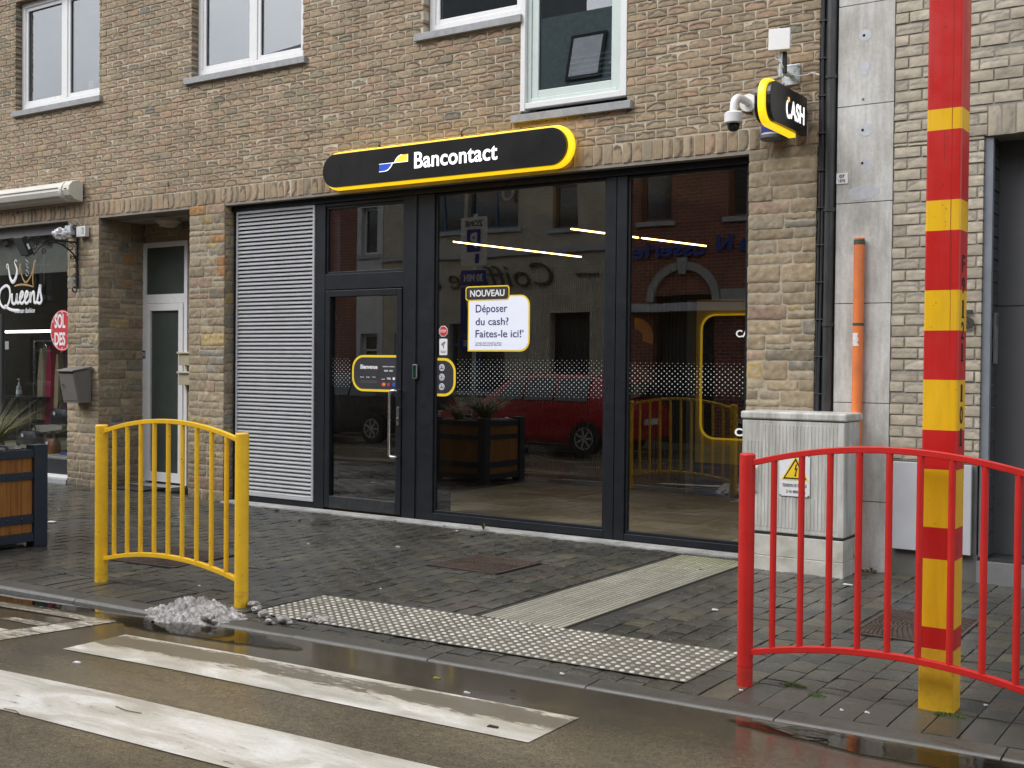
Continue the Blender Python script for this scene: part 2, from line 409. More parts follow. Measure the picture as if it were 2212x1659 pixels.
# ---------------------------------------------------------------- shared materials
M_brick = masonry_mat('buff_brick', .88, .6, 55, streaks=.12)
M_stone = masonry_mat('ashlar_stone', .85, .8, 38, damp=1.0, tint=(.96,.93,.90))
M_gbrick = masonry_mat('grey_brick', .85, .5, 50, grain=.15)
M_mortar = mat('mortar', (.52,.46,.355), .95, var=.16, vs=9, bs=.6, bscale=60, bd=.004)
M_mortar_g = mat('mortar_grey', (.27,.25,.215), .95, var=.15, vs=9, bs=.5)
M_mortar_s = mat('mortar_stone', (.40,.35,.27), .95, var=.2, vs=7, bs=.7, bscale=50, bd=.006)
M_blue = mat('bluestone', (.33,.34,.35), .6, var=.16, vs=14, bs=.4, bscale=90, dirt=.35, dscale=5, dirtcol=(.16,.15,.13))
M_upvc = mat('white_upvc', (.80,.80,.80), .3, var=.03, rv=.05, dirt=.15, dscale=3, dirtcol=(.5,.5,.48))
M_anth = mat('anthracite_aluminium', (.0115,.0140,.0180), .42, var=.1, rv=.08, bs=.1, bscale=400, spec=.3, dirt=.06, dscale=3, dirtcol=(.07,.07,.065))
M_anthdirty = mat('scuffed_kickplate', (.014,.016,.019), .5, var=.2, dirt=.6, dscale=14, dirtcol=(.05,.048,.042))
M_alu = mat('silver_louvre', (.50,.51,.53), .36, metal=.25, var=.05, rv=.06, dirt=.2, dscale=2.5, dstretch=(1,1,.3), dirtcol=(.3,.3,.29))
M_steel = mat('brushed_steel', (.62,.61,.59), .25, metal=1, var=.05)
M_zinc = mat('galvanised_steel', (.55,.60,.62), .35, metal=.8, var=.12, vs=18)
M_black = mat('black_gloss', (.012,.012,.013), .28, var=.1)
M_bmatt = mat('black_matt', (.016,.016,.018), .6, var=.2)
M_white = mat('white_plastic', (.78,.78,.77), .4, var=.03)
M_dark = mat('dark_room', (.022,.021,.022), .85, var=.2)
M_yel_led = mat('yellow_light_band', (.95,.62,.02), .4, emit=.62, ecol=(1,.60,.012))
M_yel = mat('yellow_vinyl', (.90,.66,.03), .45, var=.03)
M_ltxt = mat('lit_white_lettering', (.85,.85,.85), .4, emit=.75, ecol=(1,1,1))
M_wtxt = mat('white_vinyl', (.82,.82,.84), .45, var=.02)
M_ktxt = mat('black_print', (.02,.02,.025), .5)
M_btxt = mat('navy_print', (.02,.03,.14), .5)
M_glass = glassmat('shop_glass', 2.02, (.84,.86,.86), wav=.00012, wscale=1.0)
M_glassup = glassmat('window_glass', 2.6, (.72,.76,.78), wav=0)
M_glassq = glassmat('fashion_shop_glass', 1.42, (.84,.86,.86), wav=.0001)
M_curtain = mat('net_curtain', (.62,.64,.67), .9, var=.05)
M_strip = mat('lit_led_strip', (1,.8,.5), .5, emit=9.0, ecol=(1,.66,.20))
M_tube = mat('lit_tube', (1,1,.85), .5, emit=9, ecol=(1,.97,.78))

X_, Y_, Z_ = V3(1,0,0), V3(0,1,0), V3(0,0,1)
# ---------------------------------------------------------------- the brick building
bld = empty('brick_building', (-9, 0, 0), 'buff brick building with rubble stone piers and black framed glass shopfront', 'building')
def part(mb, name, m, parent=None, **k):
    """mesh authored in world metres, parented to a thing's empty with its place kept"""
    parent = parent or bld
    o = mb.build(name, m, None, **k); o.parent = parent
    bpy.context.view_layer.update() if False else None
    mp = parent_world(parent); o.matrix_parent_inverse = mp.inverted()
    return o
def parent_world(p):
    M = Matrix.LocRotScale(p.location, p.rotation_euler, p.scale)
    return (parent_world(p.parent) @ p.matrix_parent_inverse @ M) if p.parent else M
WALLTOP = 7.55; FX0, FX1 = -17.6, -3.305
holes = [(-14.70,-12.86,5.02,6.60), (-11.09,-9.25,5.02,6.60), (-7.53,-6.30,5.02,6.60), (-6.31,-5.13,4.03,6.60)]
mb = MB()
brickwork(mb, V3(0,0,0), X_, Z_, -Y_, FX0, FX1, 3.722, WALLTOP, holes, .084, .210, .014, BR, (.045,.032,.024), fold=.88)
wall = part(mb, 'wall', M_brick, smooth='raw')
mb = MB()   # backing wall with mortar showing in the joints
xs = sorted({FX0, FX1-.004} | {h[0]-.003 for h in holes} | {h[1]+.003 for h in holes}); zs = sorted({3.535, WALLTOP} | {h[2] for h in holes} | {h[3] for h in holes})
for a, b in zip(xs, xs[1:]):
    for c, d in zip(zs, zs[1:]):
        if b-a < .02 or any(h[0]-.01 < (a+b)/2 < h[1]+.01 and h[2] < (c+d)/2 < h[3] for h in holes): continue
        mb.box(a, b, .0105, .30, c, d)
part(mb, 'mortar_backing', M_mortar)
mb = MB(); soldiers(mb, V3(0,0,0), X_, Z_, -Y_, FX0, FX1, 3.535, 3.722, .1035, .012, BR, (.085,.062,.048)); part(mb, 'soldier_course', M_brick, smooth='raw')
mb = MB(); mb.box(FX0, FX1-.01, .012, .30, 3.500, 3.534); part(mb, 'lintel', mat('painted_lintel', (.27,.24,.20), .8, dirt=.4))
# weep holes / wall pins seen above the lit sign
mb = MB()
for x, z in [(-8.11,3.972),(-7.02,3.985),(-11.5,3.83)]: mb = MB(); mb.box(x-.005, x+.005, -.004, .01, z-.03, z+.035); part(mb, 'weep_vent', M_bmatt)

# side and roof so the street side reads whole from elsewhere
mb = MB(); mb.box(FX0-.15, FX1+.05, -.32, -.20, WALLTOP+.02, WALLTOP+.14); mb.box(FX0-.15, FX1, -.20, .3, WALLTOP+.02, WALLTOP+.06)
part(mb, 'gutter', mat('zinc_gutter', (.22,.23,.24), .5, metal=.5))
mb = MB(); mb.prism([(-.25,WALLTOP+.14),(5,WALLTOP+3.2),(10,WALLTOP+.14)], FX0-.1, FX1, 'x'); part(mb, 'roof', mat('roof_slate', (.045,.05,.055), .6, var=.3, vs=12))
# piers
def pier(x0, x1, depth, name='stone_pier', side=True, left=False):
    mb = MB(); stonework(mb, V3(0,0,0), X_, Z_, -Y_, x0, x1, -.02, 3.53)
    if side: stonework(mb, V3(x1-.0,.0,0), Y_, Z_, X_, .012, depth, -.02, 3.50)
    p = part(mb, name, M_stone, smooth='raw')
    m2 = MB(); m2.box(x0+.010, x1-.012, .0075, depth, -.05, 3.51); part(m2, 'mortar', M_mortar_s, p)
    return p
pier(-13.515, -12.85, .72); pier(-11.115, -10.49, .16); pier(-3.93, -3.315, .30, side=True)
# recess by door 31: back wall bits and soffit
mb = MB(); stonework(mb, V3(0,.72,0), X_, Z_, -Y_, -12.86, -11.96, 3.235, 3.50); stonework(mb, V3(0,.70,0), X_, Z_, -Y_, -11.95, -11.10, -.02, 3.50)
p = part(mb, 'recess_wall', M_stone, smooth='raw')
mb = MB(); mb.box(-12.86, -11.96, .732, .9, 3.235, 3.52); mb.box(-11.945, -11.05, .712, .9, -.05, 3.52); part(mb, 'mortar', M_mortar_s, p)
mb = MB()
for i in range(7): mb.box(-12.84, -11.10, .31+i*.06 if i else .305, .31+(i+1)*.06-.006, 3.485, 3.50)
mb.box(-12.84, -11.10, .303, .73, 3.503, 3.53)
part(mb, 'soffit', mat('soffit_boards', (.42,.40,.36), .6))
mb = MB(); mb.lathe((-12.0,.42,3.485), [(.10,0),(.165,-.004),(.165,-.045),(.12,-.075),(.11,-.10),(.05,-.115)], 28)
tag(mb.build('ceiling_lamp', mat('cream_lamp', (.5,.46,.38), .5), smooth=True), 'round cream lamp on the ceiling of the door recess', 'ceiling lamp')
# upper windows: frame > pane, sill
def window(x0, x1, z0, z1, y, mull=None, fw=.07, frame=M_upvc, sash=.05, sill=True, sx=(.07,.07), sz=None):
    mb = MB()
    mb.box(x0, x0+fw, y, y+.08, z0, z1); mb.box(x1-fw, x1, y, y+.08, z0, z1)
    mb.box(x0+fw, x1-fw, y, y+.08, z0, z0+fw); mb.box(x0+fw, x1-fw, y, y+.08, z1-fw, z1)
    fr = None; cells = [(x0+fw, x1-fw)]
    if mull:
        mb.box(mull-.045, mull+.045, y+.002, y+.08, z0+fw, z1-fw); cells = [(x0+fw, mull-.045), (mull+.045, x1-fw)]
    for a, b in cells:     # sash profile
        mb.box(a+.002, a+sash, y+.014, y+.07, z0+fw+.002, z1-fw-.002); mb.box(b-sash, b-.002, y+.014, y+.07, z0+fw+.002, z1-fw-.002)
        mb.box(a+sash, b-sash, y+.014, y+.07, z0+fw+.002, z0+fw+sash); mb.box(a+sash, b-sash, y+.014, y+.07, z1-fw-sash, z1-fw-.002)
    fr = part(mb, 'window', frame, bevel=.005)
    for a, b in cells:
        g = MB(); g.box(a+sash-.01, b-sash+.01, y+.040, y+.046, z0+fw+sash-.01, z1-fw-sash+.01); part(g, 'pane', M_glassup, fr)
        q = MB(); q.ring([(a+sash,z0+fw+sash),(b-sash,z0+fw+sash),(b-sash,z1-fw-sash),(a+sash,z1-fw-sash)], [(a+sash+.008,z0+fw+sash+.008),(b-sash-.008,z0+fw+sash+.008),(b-sash-.008,z1-fw-sash-.008),(a+sash+.008,z1-fw-sash-.008)], y+.032, y+.040)
        part(q, 'gasket', M_bmatt, fr)
    if sill:
        s = MB(); zz = sz or z0-.03
        s.prism([(-.045,zz-.078),(-.045,zz-.004),(y+.03,zz+.012),(y+.03,zz-.078)], x0-sx[0], x1+sx[1], 'x'); part(s, 'sill', M_blue, fr, bevel=.004)
    return fr
w1 = window(-14.69, -12.87, 5.105, 6.58, .10, -13.72, sx=(.03,.08), sz=5.075)
w2 = window(-11.08, -9.26, 5.105, 6.58, .10, -10.12, sx=(.10,.08), sz=5.075)
w3 = window(-7.52, -6.315, 5.105, 6.58, .10, None, sx=(.10,.03), sz=5.075)
M_pale = mat('pale_aluminium', (.60,.68,.65), .35, var=.04, dirt=.15, dirtcol=(.4,.42,.4))
w4 = window(-6.250, -5.20, 4.205, 6.50, .03, None, fw=.045, frame=M_pale, sash=.075, sill=False)
mb = MB(); mb.box(-6.305, -6.252, -.010, .09, 4.13, 6.60); mb.box(-5.198, -5.135, -.004, .09, 4.15, 6.60); mb.box(-6.252, -5.198, -.004, .09, 4.15, 4.203); mb.box(-6.252, -5.198, -.004, .09, 6.502, 6.60)
part(mb, 'surround', M_upvc, w4, bevel=.004)
mb = MB(); mb.prism([(-.05,4.018),(-.05,4.092),(.10,4.108),(.10,4.018)], -6.39, -5.065, 'x'); part(mb, 'sill', M_blue, w4, bevel=.004)
# rooms behind the upper windows
def room(x0, x1, y0, y1, z0, z1, m, name='room_walls'):
    mb = MB(); t = .05
    mb.box(x0-t, x0, y0, y1, z0, z1); mb.box(x1, x1+t, y0, y1, z0, z1); mb.box(x0-t, x1+t, y1, y1+t, z0-t, z1+t)
    mb.box(x0-t, x1+t, y0, y1, z0-t, z0); mb.box(x0-t, x1+t, y0, y1, z1, z1+t); return part(mb, name, m)
M_room = mat('upstairs_room', (.10,.10,.10), .9)
room(-15.2, -12.4, .301, 3, 3.72, 7.0, M_room); room(-11.6, -8.8, .301, 3, 3.72, 7.0, M_room); room(-7.9, -4.8, .301, 3, 3.72, 7.0, M_room)
def curtain(x0, x1, z0, z1, y, folds, amp, name, label, m=M_curtain):
    mb = MB(); n = folds*6; v = []
    for i in range(n+1):
        x = x0+(x1-x0)*i/n; d = amp*math.sin(i/n*folds*2*PI) + amp*.4*math.sin(i*.7)
        v += [(x, y+d, z0), (x, y+d, z1), (x, y+d+.003, z0), (x, y+d+.003, z1)]
    f = []
    for i in range(n): a = 4*i; f += [(a,a+4,a+5,a+1),(a+2,a+3,a+7,a+6),(a,a+2,a+6,a+4),(a+1,a+5,a+7,a+3)]
    f += [(0,1,3,2),(4*n,4*n+2,4*n+3,4*n+1)]
    mb.add(v, f); return tag(mb.build(name, m, smooth=True), label, 'curtain')
mb = MB(); mb.lathe((-13.35,.24,5.2), [(.028,0),(.028,.17),(.02,.175)], 14); tag(mb.build('candle', mat('wax', (.62,.5,.2), .5), smooth=True), 'thick yellow candle on the inner ledge of the leftmost window', 'candle')
mb = MB(); mb.lathe((-13.55,.24,5.2), [(.02,0),(.02,.07),(.015,.075)], 14); tag(mb.build('candle', mat('wax_small', (.6,.5,.25), .5), smooth=True), 'short candle left of the thick one in the leftmost window', 'candle')
mb = MB()
for i in range(9): mb.box(-5.95, -5.0, .34, .385, 4.28+i*.05, 4.284+i*.05)
tag(mb.build('window_blind', mat('blind_slats', (.45,.47,.47), .5)), 'horizontal blind low behind the tall right upper window', 'blind')

# ---------------------------------------------------------------- black glass shopfront
FY = .13
sf = None
mb = MB()
mb.box(-10.49, -3.935, FY-.02, FY+.09, 3.435, 3.498)               # head
mb.box(-10.47, -10.425, FY, FY+.08, .0, 3.434)                      # left jamb of louvre
mb.box(-10.424, -9.152, FY+.006, FY+.08, .012, .075)                # under louvre
mb.box(-9.150, -9.000, FY, FY+.09, .0, 3.434)
mb.box(-7.868, -7.680, FY-.004, FY+.09, .0, 3.434); mb.box(-7.679, -7.455, FY, FY+.09, .0, 3.434)
mb.box(-7.700, -7.684, FY-.016, FY-.005, .0, 3.434)
mb.box(-5.400, -5.295, FY, FY+.09, .0, 3.434); mb.box(-5.288, -5.180, FY, FY+.09, .0, 3.434); mb.box(-5.297, -5.286, FY+.012, FY+.08, .0, 3.434)
mb.box(-7.453, -5.402, FY+.001, FY+.09, .012, .09); mb.box(-5.178, -3.936, FY+.001, FY+.09, .0, .075)
mb.box(-3.975, -3.936, FY, FY+.09, .077, 3.434)
mb.box(-8.998, -7.870, FY, FY+.09, 2.468, 2.64); mb.box(-8.998, -7.870, FY+.004, FY+.09, 3.395, 3.434)
shop = part(mb, 'shopfront_frame', M_anth, bevel=.004)
mb = MB()
for (a, b, c, d) in [(-7.455,-5.400,.09,3.434), (-5.180,-3.975,.075,3.434), (-9.0,-7.868,2.64,3.395)]:
    mb.ring([(a+.001,c+.001),(b-.001,c+.001),(b-.001,d-.001),(a+.001,d-.001)], [(a+.028,c+.028),(b-.028,c+.028),(b-.028,d-.028),(a+.028,d-.028)], FY+.02, FY+.06)
part(mb, 'glazing_bead', M_anth, shop, bevel=.003)
for (a, b, c, d) in [(-7.43,-5.425,.115,3.41), (-5.155,-4.0,.10,3.41), (-8.975,-7.893,2.665,3.37)]:
    g = MB(); g.box(a, b, FY+.034, FY+.040, c, d); part(g, 'pane', M_glass, shop)
# door leaf
mb = MB()
mb.box(-8.985, -8.915, FY-.008, FY+.06, .03, 2.458); mb.box(-7.955, -7.882, FY-.008, FY+.06, .03, 2.458)
mb.box(-8.914, -7.956, FY-.008, FY+.06, 2.388, 2.458)
door = part(mb, 'door', M_anth, bevel=.005)
mb = MB(); mb.box(-8.914, -7.956, FY-.008, FY+.06, .03, .165); part(mb, 'kick_rail', M_anthdirty, door, bevel=.004)
g = MB(); g.box(-8.92, -7.95, FY+.034, FY+.040, .16, 2.395); part(g, 'pane', M_glass, door)
mb = MB(); hp = [(-7.905,FY-.01,1.345),(-7.905,.055,1.345),(-7.93,.035,1.335),(-7.965,.035,1.345)]
mb.tube(smooth_path([(-7.895,FY-.008,1.362),(-7.895,.055,1.362),(-7.925,.035,1.362),(-7.955,.030,1.350),(-7.965,.030,1.31)],5) + smooth_path([(-7.965,.030,.70),(-7.955,.030,.665),(-7.925,.035,.655),(-7.895,.055,.655),(-7.895,FY-.008,.655)],5), .0145, 12)
part(mb, 'handle', M_steel, door, smooth=True)
mb = MB(); mb.prism(rrect(-7.935,-7.900,.985,1.19,.016), FY-.020, FY-.0085); part(mb, 'lock_plate', mat('lock_plate_metal', (.2,.195,.18), .4, metal=.7), door, bevel=.003)
mb = MB(); mb.lathe((-7.918,FY-.036,1.06), [(.012,0),(.014,.004),(.014,.018)], 14, 'y'); part(mb, 'lock_cylinder', M_steel, door, smooth=True)
# louvre panel
mb = MB(); mb.ring([(-10.42,.078),(-9.155,.078),(-9.155,3.43),(-10.42,3.43)], [(-10.395,.11),(-9.185,.11),(-9.185,3.40),(-10.395,3.40)], FY-.012, FY+.03)
lv = part(mb, 'louvre_panel', M_alu, bevel=.003)
mb = MB(); n = 70; pz = (3.40-.11)/n
for i in range(n):
    z = .11+i*pz
    mb.prism([(FY+.002,z+pz*.06),(FY-.008,z+pz*.06),(FY-.008,z+pz*.34),(FY+.022,z+pz*.88),(FY+.030,z+pz*.82)], -10.394, -9.186, 'x')
part(mb, 'slats', M_alu, lv)
mb = MB(); mb.box(-10.42, -9.157, FY+.045, FY+.06, .09, 3.42); part(mb, 'louvre_backing', M_bmatt, lv)
# threshold strip
mb = MB(); mb.box(-10.45, -3.94, .005, FY-.022, -.03, .010); mb.box(-10.45,-3.94, -.085, .004, -.03, .006)
part(mb, 'threshold', mat('threshold_concrete', (.42,.42,.41), .75, var=.2, vs=4, bs=.5, dirt=.75, dscale=2.2, dirtcol=(.10,.09,.075)))
# ATM room
RX0, RX1, RY1, RZ = -8.86, -3.36, 4.12, 3.50
mb = MB(); mb.box(RX0-.3, RX1, FY+.091, RY1, -.06, .012); fl = part(mb, 'room_floor', None)
m, nt_, p_ = newmat('laminate_floor'); n1 = noise_n(nt_, 3, 7, .6, stretch=(.3,3,1)); n2 = noise_n(nt_, .8, 3)
c1 = ramp(nt_, n1.outputs[0], [(.3,(.40,.30,.175)),(.7,(.52,.41,.26))]); c2 = ramp(nt_, n2.outputs[0], [(.3,.8),(.7,1.1)])
nt_.links.new(mixc(nt_, c1.outputs[0], c2.outputs[0], 1, 'MULTIPLY'), p_.inputs['Base Color']); p_.inputs['Roughness'].default_value = .55
fl.data.materials[0] = m
M_wallD = mat('charcoal_wall', (.026,.024,.025), .7, var=.1)
mb = MB(); mb.box(RX0-.06, RX0, .9, RY1, .013, RZ); mb.box(RX0-.06, RX0, FY+.091, .9, .013, RZ); mb.box(RX1, RX1+.03, .31, RY1, .013, RZ); mb.box(RX0-.06, RX1, RY1, RY1+.06, .013, RZ)
part(mb, 'room_walls', M_wallD)
mb = MB(); mb.box(RX0-.06, RX1, FY+.091, RY1+.06, RZ, RZ+.05); part(mb, 'room_ceiling', M_wallD)
mb = MB(); mb.box(-7.78, -7.70, FY+.092, .78, .013, 3.49); part(mb, 'room_partition', M_wallD)
mb = MB(); mb.box(-9.30, RX0-.062, FY+.092, RY1+.05, .0, 3.52); part(mb, 'room_partition', M_wallD)
mb = MB(); mb.box(-6.30, RX1-.002, RY1-.03, RY1-.001, .43, 2.50); part(mb, 'wall_panel', mat('olive_beige_panel', (.58,.48,.22), .6, var=.05))
mb = MB(); mb.box(-6.29, RX1-.002, RY1-.032, RY1-.001, .013, .428); part(mb, 'skirting', mat('navy_skirting', (.05,.08,.22), .5))
mb = MB(); mb.box(-6.42, -6.31, RY1-.05, RY1-.001, .013, 2.5); part(mb, 'door_post', mat('blue_grey_post', (.13,.14,.19), .5))
mb = MB()
for i in range(34): mb.box(-8.8+i*.035, -8.78+i*.035, RY1-.02, RY1-.001, .1, 3.0); 
for i in range(10): mb.box(-7.0+i*.055, -6.98+i*.055, RY1-.02, RY1-.001, .1, 3.0)
part(mb, 'wall_battens', mat('dark_battens', (.035,.033,.034), .6))
# wall decor (orange and tan shapes)
mb = MB(); o_ = arc(-7.13,2.06,.30,70,-35,12)+[(-7.10+.0,1.93)]; 
mb.prism(arc(-7.17,2.02,.26,95,-20,12)+arc(-7.17,2.02,.11,-20,95,8), RY1-.035, RY1-.022, col=None)
part(mb, 'wall_decor', mat('orange_decor', (.62,.33,.04), .6))
mb = MB(); mb.prism([(-7.62,1.02),(-7.62,1.86),(-6.98,1.60),(-6.98,1.32)], RY1-.034, RY1-.021); mb.prism(arc(-7.55,2.27,.33,90,0,10)+[(-7.55,2.27)], RY1-.034, RY1-.021)
part(mb, 'wall_decor', mat('tan_decor', (.20,.15,.11), .6))
# cash machine face
atm = empty('cash_machine', (-5.5, RY1, 0), 'black cash machine fascia with yellow rounded outline seen through the glass', 'cash machine')
mb = MB(); mb.prism(rrect(-6.19,-4.6,.76,2.29,.17), RY1-.075, RY1-.033); part(mb, 'fascia', M_black, atm)
mb = MB(); mb.ring(rrect(-6.215,-4.575,.735,2.315,.19), rrect(-6.195,-4.595,.755,2.295,.172), RY1-.09, RY1-.034); part(mb, 'outline', mat('dim_yellow_outline', (.8,.5,.03), .4, emit=.22, ecol=(1,.6,.02)), atm)
mb = MB(); put_text(mb, 'CASH', -5.74, -5.36, .79, .89, RY1-.077, .03); put_text(mb, 'CASH', -5.74,-5.42, 2.02, 2.11, RY1-.077, .02); part(mb, 'lettering', M_ltxt, atm)
mb = MB(); mb.box(-5.95, -5.05, RY1-.10, RY1-.076, 1.25, 1.75); mb.box(-5.95,-5.05, RY1-.16, RY1-.076, 1.10, 1.16); part(mb, 'screen', mat('machine_screen', (.05,.055,.06), .2), atm, bevel=.006)
def strip(x0, y0, x1, y1, z, label):
    mb = MB(); d = Vector((x1-x0, y1-y0, 0)).normalized(); n_ = Vector((-d.y, d.x, 0))*.0125
    P = [(x0-n_.x,y0-n_.y),(x1-n_.x,y1-n_.y),(x1+n_.x,y1+n_.y),(x0+n_.x,y0+n_.y)]
    e = empty('light_strip', (x0,y0,z), label, 'ceiling light', 'linear lights in the cash machine room')
    mb.prism(P, z, z+.012, 'z'); part(mb, 'diffuser', M_strip, e)
    mb = MB(); n_ *= 1.5; P = [(x0-n_.x,y0-n_.y),(x1-n_.x,y1-n_.y),(x1+n_.x,y1+n_.y),(x0+n_.x,y0+n_.y)]
    mb.prism(P, z+.013, z+.03, 'z'); part(mb, 'housing', M_bmatt, e)
strip(-8.15, 1.35, -7.80, 3.72, 3.075, 'long warm light strip left of the shopfront mullion')
strip(-6.28, .95, -6.06, 2.02, 3.075, 'warm light strip crossing behind the shopfront mullion')
strip(-6.04, 2.08, -5.78, 3.20, 3.075, 'short warm light strip farther back in the right pane')
strip(-8.84, .60, -8.66, .90, 2.60, 'small warm light behind the glass above the entrance door')
# ---------------------------------------------------------------- queens shop (left)
QY = .15
q_root = bld
mb = MB()
mb.box(-17.5, -13.52, QY-.02, QY+.08, 3.36, 3.498); mb.box(-13.58, -13.525, QY, QY+.08, .0, 3.36); mb.box(-15.34,-15.28,QY,QY+.08,.33,2.30)
mb.box(-17.5, -13.58, QY+.002, QY+.08, .30, .335)
qf = part(mb, 'fashion_shop_frame', mat('grey_shop_frame', (.16,.165,.16), .45), bevel=.004)
g = MB(); g.box(-17.4, -13.57, QY+.03, QY+.036, .32, 3.37); part(g, 'pane', M_glassq, qf)
mb = MB(); mb.box(-17.4, -13.53, QY+.0, QY+.06, .10, .298); part(mb, 'riser_panel', mat('dark_riser', (.02,.022,.026), .35), qf)
mb = MB(); mb.box(-17.4, -13.53, QY-.03, QY+.06, .055, .098); part(mb, 'white_sill', M_upvc, qf)
mb = MB(); mb.box(-17.4, -13.53, .0, QY+.1, -.05, .052); part(mb, 'stone_base', M_blue, qf)
mb = MB(); mb.box(-17.5, -13.55, .30, 4.0, .1, .32); part(mb, 'display_ledge', mat('ledge_board', (.42,.38,.26), .5))
mb = MB(); mb.box(-17.5, -13.50, 4.0, 4.1, .1, 3.4); mb.box(-13.52, -13.46, .24, 4.0, .1, 3.4); mb.box(-17.6,-17.5,.24,4,.1,3.4); part(mb, 'shop_walls', mat('shop_wall', (.06,.058,.055), .8))
mb = MB(); mb.box(-17.5, -13.50, .24, 4.0, 3.40, 3.46); part(mb, 'shop_ceiling', mat('shop_ceiling', (.4,.4,.38), .8))
mb = MB(); mb.box(-17.5, -13.56, QY+.10, QY+.115, 2.86, 3.36); part(mb, 'fascia_board', mat('pale_fascia', (.22,.22,.19), .6))
# lettering stuck on the glass
def strokes(mb, paths, x0, z0, sx, sz, y, r, n=6, flat=(1,.25,1), rs=None):
    for k, p in enumerate(paths):
        P = smooth_path([(x0+a*sx, y, z0+b*sz) for a, b in p], 6)
        rr = [r*(rs[k] if rs else 1)]*len(P)
        rr[0] *= .6; rr[-1] *= .5
        mb.tube(P, rr, n, flat=flat)
sg = empty('shop_lettering', (-14.9, QY, 2.2), 'white script word Queens with a white and gold crown on the shop glass', 'sign')
mb = MB()
yq = QY-.004
Qp = [[(.18,.98),(.05,.80),(.0,.45),(.06,.12),(.16,.02),(.24,.20),(.28,.5),(.26,.85),(.18,.98)], [(.14,.12),(.24,-.02),(.36,-.10),(.52,-.12)]]
def e_(x): return [(x,.33),(x+.055,.48),(x+.075,.62),(x+.035,.66),(x,.45),(x+.012,.22),(x+.06,.18),(x+.11,.30)]
body = [[(.33,.62),(.33,.30),(.36,.18),(.42,.22),(.455,.62)], [(.455,.62),(.45,.30),(.475,.19),(.52,.26)], e_(.53), e_(.65),
        [(.77,.30),(.785,.64),(.79,.18)], [(.79,.4),(.84,.62),(.875,.60),(.88,.25),(.91,.18),(.95,.24)], [(.95,.24),(1.02,.92),(1.03,.6),(1.06,.30),(1.02,.16),(.95,.20)], [(1.02,.92),(1.04,.80)]]
strokes(mb, Qp+body, -15.30, 2.42-.04, .95, .33, yq, .021, flat=(1,.2,1))
strokes(mb, [[(0,0),(.05,.55),(.12,1),(.16,.9)]], -15.115, 2.99, .0, .0, yq, .0001) if False else None
P = lambda a: [(x, z) for x, z in a]
cw = [[(-15.10,2.935),(-15.125,2.98),(-15.09,3.0),(-15.07,2.93),(-15.03,2.80),(-14.965,2.745),(-14.90,2.80),(-14.87,2.90),(-14.90,2.97),(-14.93,3.02),(-14.90,3.055),(-14.875,3.03)]]
for p_ in cw:
    pp = smooth_path([(x, yq, z) for x, z in p_], 6); k = len(pp)
    mb.tube(pp, [.006+.022*math.exp(-((i/k-.48)/.2)**2) for i in range(k)], 6, flat=(1,.2,1))
put_text(mb, 'women fashion', -14.93, -14.45, 2.305, 2.375, yq+.003, .01, .002, shear=.25)
part(mb, 'white_letters', M_wtxt, sg)
mb = MB()
for p_ in [[(-14.83,2.84),(-14.80,2.965),(-14.775,2.99)], [(-14.80,2.95),(-14.74,2.80),(-14.66,2.73),(-14.56,2.80),(-14.48,2.93)], [(-14.42,3.005),(-14.45,3.02),(-14.465,2.99),(-14.48,2.93),(-14.50,2.80),(-14.485,2.66)], [(-14.485,2.66),(-14.62,2.69),(-14.80,2.70),(-14.93,2.685)]]:
    pp = smooth_path([(x, yq, z) for x, z in p_], 6); k = len(pp); mb.tube(pp, [.007+.008*math.sin(PI*i/k) for i in range(k)], 6, flat=(1,.2,1))
part(mb, 'gold_crown', mat('gold_vinyl', (.36,.22,.08), .5), sg)
st = empty('sale_sticker', (-13.85, QY, 2.05), 'red round sale sticker reading SOLDES in white at the glass edge', 'sticker')
mb = MB(); mb.prism([(-13.87+.268*math.cos(R(a)), 2.055+.280*math.sin(R(a))) for a in range(0,360,10)], QY+.026, QY+.029); part(mb, 'disc', mat('sale_red', (.55,.03,.045), .5), st)
mb = MB(); put_text(mb, 'SOL', -14.04, -13.80, 2.085, 2.28, QY+.0255, .03); put_text(mb, 'DES', -14.04, -13.80, 1.85, 2.03, QY+.0255, .03)
mb.ring([(-13.87+.255*math.cos(R(a)), 2.055+.267*math.sin(R(a))) for a in range(0,360,10)], [(-13.87+.248*math.cos(R(a)), 2.055+.260*math.sin(R(a))) for a in range(0,360,10)], QY+.0225, QY+.0255)
for a in range(0,360,30): mb.ring([(-13.87+.235*math.cos(R(a))+.016*math.cos(R(b)), 2.055+.245*math.sin(R(a))+.016*math.sin(R(b))) for b in range(0,360,60)], [(-13.87+.235*math.cos(R(a))+.010*math.cos(R(b)), 2.055+.245*math.sin(R(a))+.010*math.sin(R(b))) for b in range(0,360,60)], QY+.0225, QY+.0255)
part(mb, 'letters', M_wtxt, st)
# inside the fashion shop
def simple(name, mb, m, label, cat, group=None, **k): return tag(mb.build(name, m, **k), label, cat, group)
mb = MB(); mb.tube([(-17.3,1.5,2.10),(-15.2,1.5,2.10)], .02, 8); simple('fluorescent_tube', mb, M_tube, 'long lit tube light inside the fashion shop', 'tube light')
for x, lab in ((-15.255, 'small black track spotlight at the left behind the shop glass'), (-14.36, 'small black track spotlight beside the iron bracket behind the shop glass')):
    e = empty('track_spotlight', (x, .30, 3.35), lab, 'spotlight', 'track spotlights in the fashion shop')
    mb = MB(); mb.tube([(x,.22,3.50),(x,.22,3.37)], .006, 6); part(mb, 'stem', M_bmatt, e)
    Mx = Matrix.Translation((x+.03,.215,3.33)) @ Matrix.Rotation(R(-28), 4, 'Y'); mb = MB(); mb.box(-.05,.05,-.03,.03,-.06,.06, M=Mx); part(mb, 'head', M_bmatt, e, bevel=.006)
